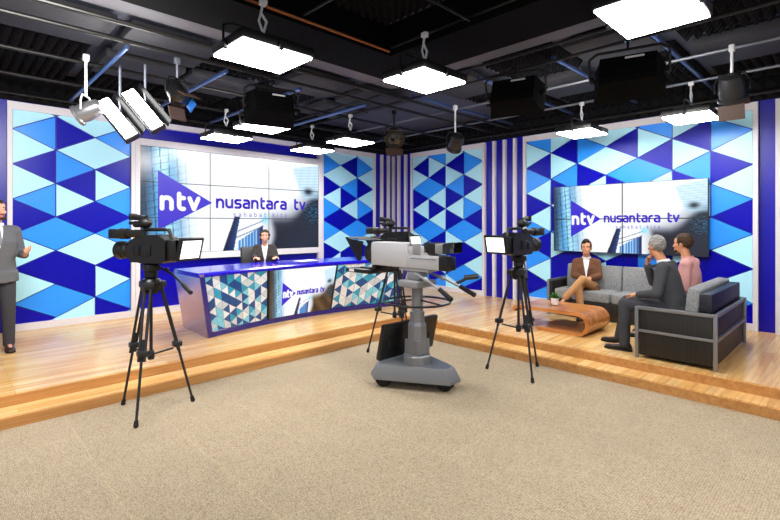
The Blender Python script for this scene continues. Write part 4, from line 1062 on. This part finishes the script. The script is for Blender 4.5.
    if kind == 'jacket':
        hemc = J.get('hem', hip-(waist-hip).normalized()*.12)
        torso(j, 1.06, [(hemc, hx, .185, .135, .145), (hip, hx, .178, .128, .138)], add=.012)
        R0, R1, R2 = .066, .055, .043
    else:
        torso(j, 1.0, [(hip.lerp(waist, .1), hx, .165, .118, .122), (hip.lerp(waist, .3), hx, .165, .118, .122)], add=.010)
        R0, R1, R2 = .060, .050, .038
    kk = .88 if female else 1
    for q in 'LR':
        sh, el, wr = J['s'+q], J['e'+q], J['w'+q]; cuff = wr.lerp(el, .08)
        j.cap(sh, el, R0*s*kk, R1*s*kk, 14); j.cap(el, cuff, R1*s*kk, R2*s*kk, 14); j.cap(sh, chest.lerp(neck, .62), .068*s*kk, .075*s*kk, 14)
    jk = remesh(j, 'jacket' if kind == 'jacket' else 'shirt', M[cl['cloth']], t, .010, 5)
    # ---- pieces laid on the chest, following the cloth
    bv = BVHTree.FromPolygons([v.co.copy() for v in jk.data.vertices], [tuple(p.vertices) for p in jk.data.polygons])
    O = neck - up_ax*.01
    upv = (neck-waist).normalized()
    def drape(polys, name, m, off, n=8):
        mb = MB()
        for a, b_, c, d in polys:
            g = []
            for i in range(n+1):
                for k_ in range(n+1):
                    u, v = i/n, k_/n
                    x = (a[0]*(1-u)+b_[0]*u)*(1-v)+(d[0]*(1-u)+c[0]*u)*v; z = (a[1]*(1-u)+b_[1]*u)*(1-v)+(d[1]*(1-u)+c[1]*u)*v
                    q = O + fx*x*s + upv*z*s + fy*.5
                    hit = bv.ray_cast(q, -fy)
                    g.append((hit[0] if hit[0] is not None and hit[3] < .62 else q-fy*(.5-.06)) + fy*off)
            i0 = len(mb.v); mb.v += [tuple(p) for p in g]
            for i in range(n):
                for k_ in range(n): q = i0+i*(n+1)+k_; mb.f.append((q, q+1, q+n+2, q+n+1)); mb.m.append(0)
        return mb.build(name, M[m], t, 60, False)
    if kind == 'jacket':
        vd = cl.get('v', -.30)
        drape([((-.054, .0), (.054, .0), (.004, vd), (-.004, vd))], 'shirt_front', cl.get('shirt', 'shirt'), .004)
        drape([((-.080, -.015), (-.050, -.005), (-.002, vd-.01), (-.064, -.16)), ((.050, -.005), (.080, -.015), (.064, -.16), (.002, vd-.01))], 'lapel', cl['cloth'], .010)
        if cl.get('tie'): drape([((-.014, -.05), (.014, -.05), (.026, vd+.03), (-.026, vd+.03)), ((-.02, -.032), (.02, -.032), (.013, -.055), (-.013, -.055))], 'tie', cl['tie'], .009)
    cm = cl.get('shirt', 'shirt') if kind == 'jacket' else cl['cloth']
    if not female:
        c = MB(); c0 = neck + up_ax*.0; X, Y = axes(neck-chest, xa)
        nk = (head+Hm @ Vector((0, -.015, -.075))*s - neck).normalized()
        c.loft([ell_ring(c0-nk*.03, X, Y, .072*s, .068*s, .070*s, 18), ell_ring(c0+nk*.016, X, Y, .066*s, .060*s, .070*s, 18), ell_ring(c0+nk*.016, X, Y, .061*s, .055*s, .065*s, 18), ell_ring(c0-nk*.03, X, Y, .066*s, .060*s, .066*s, 18)], 0, False); c.build('collar', M[cm], t, 50)
    for q in 'LR':
        el, wr = J['e'+q], J['w'+q]; d = (wr-el).normalized()
        if kind == 'jacket': MB().tube([wr-d*.045*s, wr-d*.002], [.036*s*kk, .034*s*kk], 14).build('cuff', M[cm], t)
    if kind != 'jacket' and cl.get('belt'):
        pass
    return t

# standing presenter, half outside the frame
person('man in grey suit and tie standing at the left edge, gesturing with one hand', (-7.51, -1.19, ST), math.radians(-172),
  dict(hip=(0, 0, .92), waist=(0, .01, 1.06), chest=(0, .02, 1.25), neck=(0, .0, 1.45), head=(0, .03, 1.615),
       sL=(-.165, 0, 1.375), sR=(.165, 0, 1.375), hL=(-.09, 0, .88), hR=(.09, 0, .88), kL=(-.105, .03, .48), kR=(.11, .0, .48), aL=(-.12, -.02, .085), aR=(.12, -.04, .085),
       tL=(.12, 1, 0), tR=(.3, 1, 0), eL=(-.235, -.05, 1.11), wL=(-.215, .20, 1.10), handL=((-.05, .85, .45), (.5, .1, .8), .6, -1),
       eR=(.25, -.04, 1.11), wR=(.20, .19, 1.10), handR=((-.5, .8, .1), (0, .2, 1), .5, 1)),
  (14, 2), 'skin', ('hair_brown', 'beard'), dict(top='jacket', cloth='suit_grey', trousers='trouser_grey', shoes='shoe_brown', tie='tie', v=-.26), smile=False)
# news anchor behind the desk
person('woman in dark blazer and white blouse seated at the news desk', (-4.05, -1.02, ST+.03), math.radians(152),
  dict(hip=(0, -.02, .55), waist=(0, .01, .70), chest=(0, .04, .90), neck=(0, .02, 1.085), head=(0, .055, 1.225),
       sL=(-.135, .01, 1.035), sR=(.135, .01, 1.035), hL=(-.085, .02, .52), hR=(.085, .02, .52), kL=(-.1, .40, .53), kR=(.1, .40, .53), aL=(-.1, .40, .06), aR=(.1, .40, .06), tL=(0, 1, 0), tR=(0, 1, 0),
       eL=(-.185, .08, .875), wL=(-.17, .32, .885), handL=((.3, .9, .0), (0, 0, -1), .35, 1),
       eR=(.185, .08, .875), wR=(.15, .32, .885), handR=((-.4, .85, .0), (0, 0, -1), .45, -1)),
  (0, 2), 'skin', ('hair_dark', 'bun'), dict(top='jacket', cloth='suit_dark', trousers='trouser_black', shoes='shoe', v=-.30), female=True, s=.96, smile=True)
# man in brown jacket on the long sofa, legs crossed
person('man in brown jacket and tan trousers sitting cross-legged on the long sofa', (-.58, -4.97, ST), math.radians(111),
  dict(hip=(0, .0, .47), waist=(0, -.05, .60), chest=(0, -.07, .76), neck=(0, -.05, .925), head=(0, .0, 1.08),
       sL=(-.15, -.06, .84), sR=(.15, -.06, .84), hL=(-.09, .03, .47), hR=(.09, .03, .47), kR=(.10, .45, .51), aR=(.06, .42, .10), tR=(.1, 1, 0), kL=(.04, .44, .62), aL=(.27, .52, .35), tL=(.6, .55, -.4),
       eL=(-.185, .0, .63), wL=(-.07, .22, .625), handL=((.75, .55, -.1), (.1, -.2, -1), .6, 1),
       eR=(.185, .0, .63), wR=(.08, .22, .63), handR=((-.75, .55, -.1), (-.1, -.2, -1), .6, -1)),
  (-4, 2), 'skin2', ('hair_dark', 'quiff'), dict(top='jacket', cloth='suit_brown', slim=.86, leg=.88, trousers='tan', shoes='shoe_brown', v=-.30), smile=True)
# grey-suited man on the loveseat, seen from behind
person('grey-haired man in charcoal suit on the loveseat, hand at his chin', (-2.06, -6.56, ST), 0,
  dict(hip=(0, -.03, .52), waist=(0, .0, .67), chest=(0, .05, .84), neck=(0, .10, 1.035), head=(0, .165, 1.20),
       sL=(-.195, .05, .975), sR=(.195, .07, .975), hL=(-.09, .02, .50), hR=(.09, .02, .50), kL=(-.21, .44, .53), kR=(.07, .50, .53), aL=(-.27, .42, .09), aR=(.03, .58, .09), tL=(-.12, 1, 0), tR=(-.05, 1, 0),
       eL=(-.29, .08, .69), wL=(-.17, .31, .645), handL=((.35, .9, -.1), (.2, 0, -1), .4, 1),
       eR=(.21, .26, .76), wR=(.09, .29, .975), handR=((-.22, -.15, 1), (-.25, -.9, .1), 1.0, 1)),
  (-36, -3), 'skin2', ('hair_grey', 'short'), dict(top='jacket', cloth='suit_mid', trousers='trouser_grey', shoes='shoe', v=-.26))
# man in pink shirt beyond him
person('man in pink shirt sitting on the far side of the grey-suited man', (-1.42, -6.58, ST), 0,
  dict(hip=(0, -.02, .52), waist=(0, -.02, .67), chest=(0, .0, .84), neck=(0, .03, 1.045), head=(0, .075, 1.215),
       sL=(-.185, .0, .975), sR=(.185, .0, .975), hL=(-.09, .02, .50), hR=(.09, .02, .50), kL=(-.12, .46, .52), kR=(.12, .46, .52), aL=(-.12, .48, .09), aR=(.12, .48, .09), tL=(-.1, 1, 0), tR=(.1, 1, 0),
       eL=(-.24, -.01, .70), wL=(-.14, .22, .645), handL=((.4, .85, -.15), (.2, 0, -1), .4, 1),
       eR=(.26, .03, .70), wR=(.13, .26, .645), handR=((-.4, .85, -.15), (-.2, 0, -1), .4, -1)),
  (-6, 0), 'skin2', ('hair_brown', 'beard'), dict(top='shirt', cloth='shirt_pink', trousers='trouser_black', shoes='shoe'))

# ------------------------------------------------------------------ light
def area_light(name, loc, size, power, col=(1, .98, .95), rot=(0, 0, 0)):
    l = bpy.data.lights.new(name, 'AREA'); l.shape = 'RECTANGLE'; l.size, l.size_y = size; l.energy = power; l.color = col
    o = bpy.data.objects.new(name, l); COL.objects.link(o); o.location = loc; o.rotation_euler = rot; return o
area_light('fill_light', (-7.6, -4.4, 3.2), (1.2, .6), 150, rot=(math.radians(62), 0, 0))  # added light without a fixture, out of view, brightens the left wall panel
area_light('fill_light', (-4.6, -8.8, 3.3), (1.0, 1.0), 90)  # added fill for the carpet, unseen to the right, no fixture
area_light('fill_light', (-8.8, -8.8, 3.3), (1.5, 1.5), 120)  # added fill for the carpet from behind the camera, no fixture
w = bpy.data.worlds.new('world'); SC.world = w; w.use_nodes = True
w.node_tree.nodes['Background'].inputs['Color'].default_value = (.95, .97, 1, 1); w.node_tree.nodes['Background'].inputs['Strength'].default_value = .5
SC.view_settings.view_transform = 'Standard'; SC.view_settings.look = 'None'; SC.view_settings.exposure = 0
SC.cycles.max_bounces = 6; SC.cycles.diffuse_bounces = 3; SC.cycles.glossy_bounces = 3; SC.cycles.sample_clamp_indirect = 4; SC.cycles.caustics_reflective = False
SC.cycles.use_denoising = True
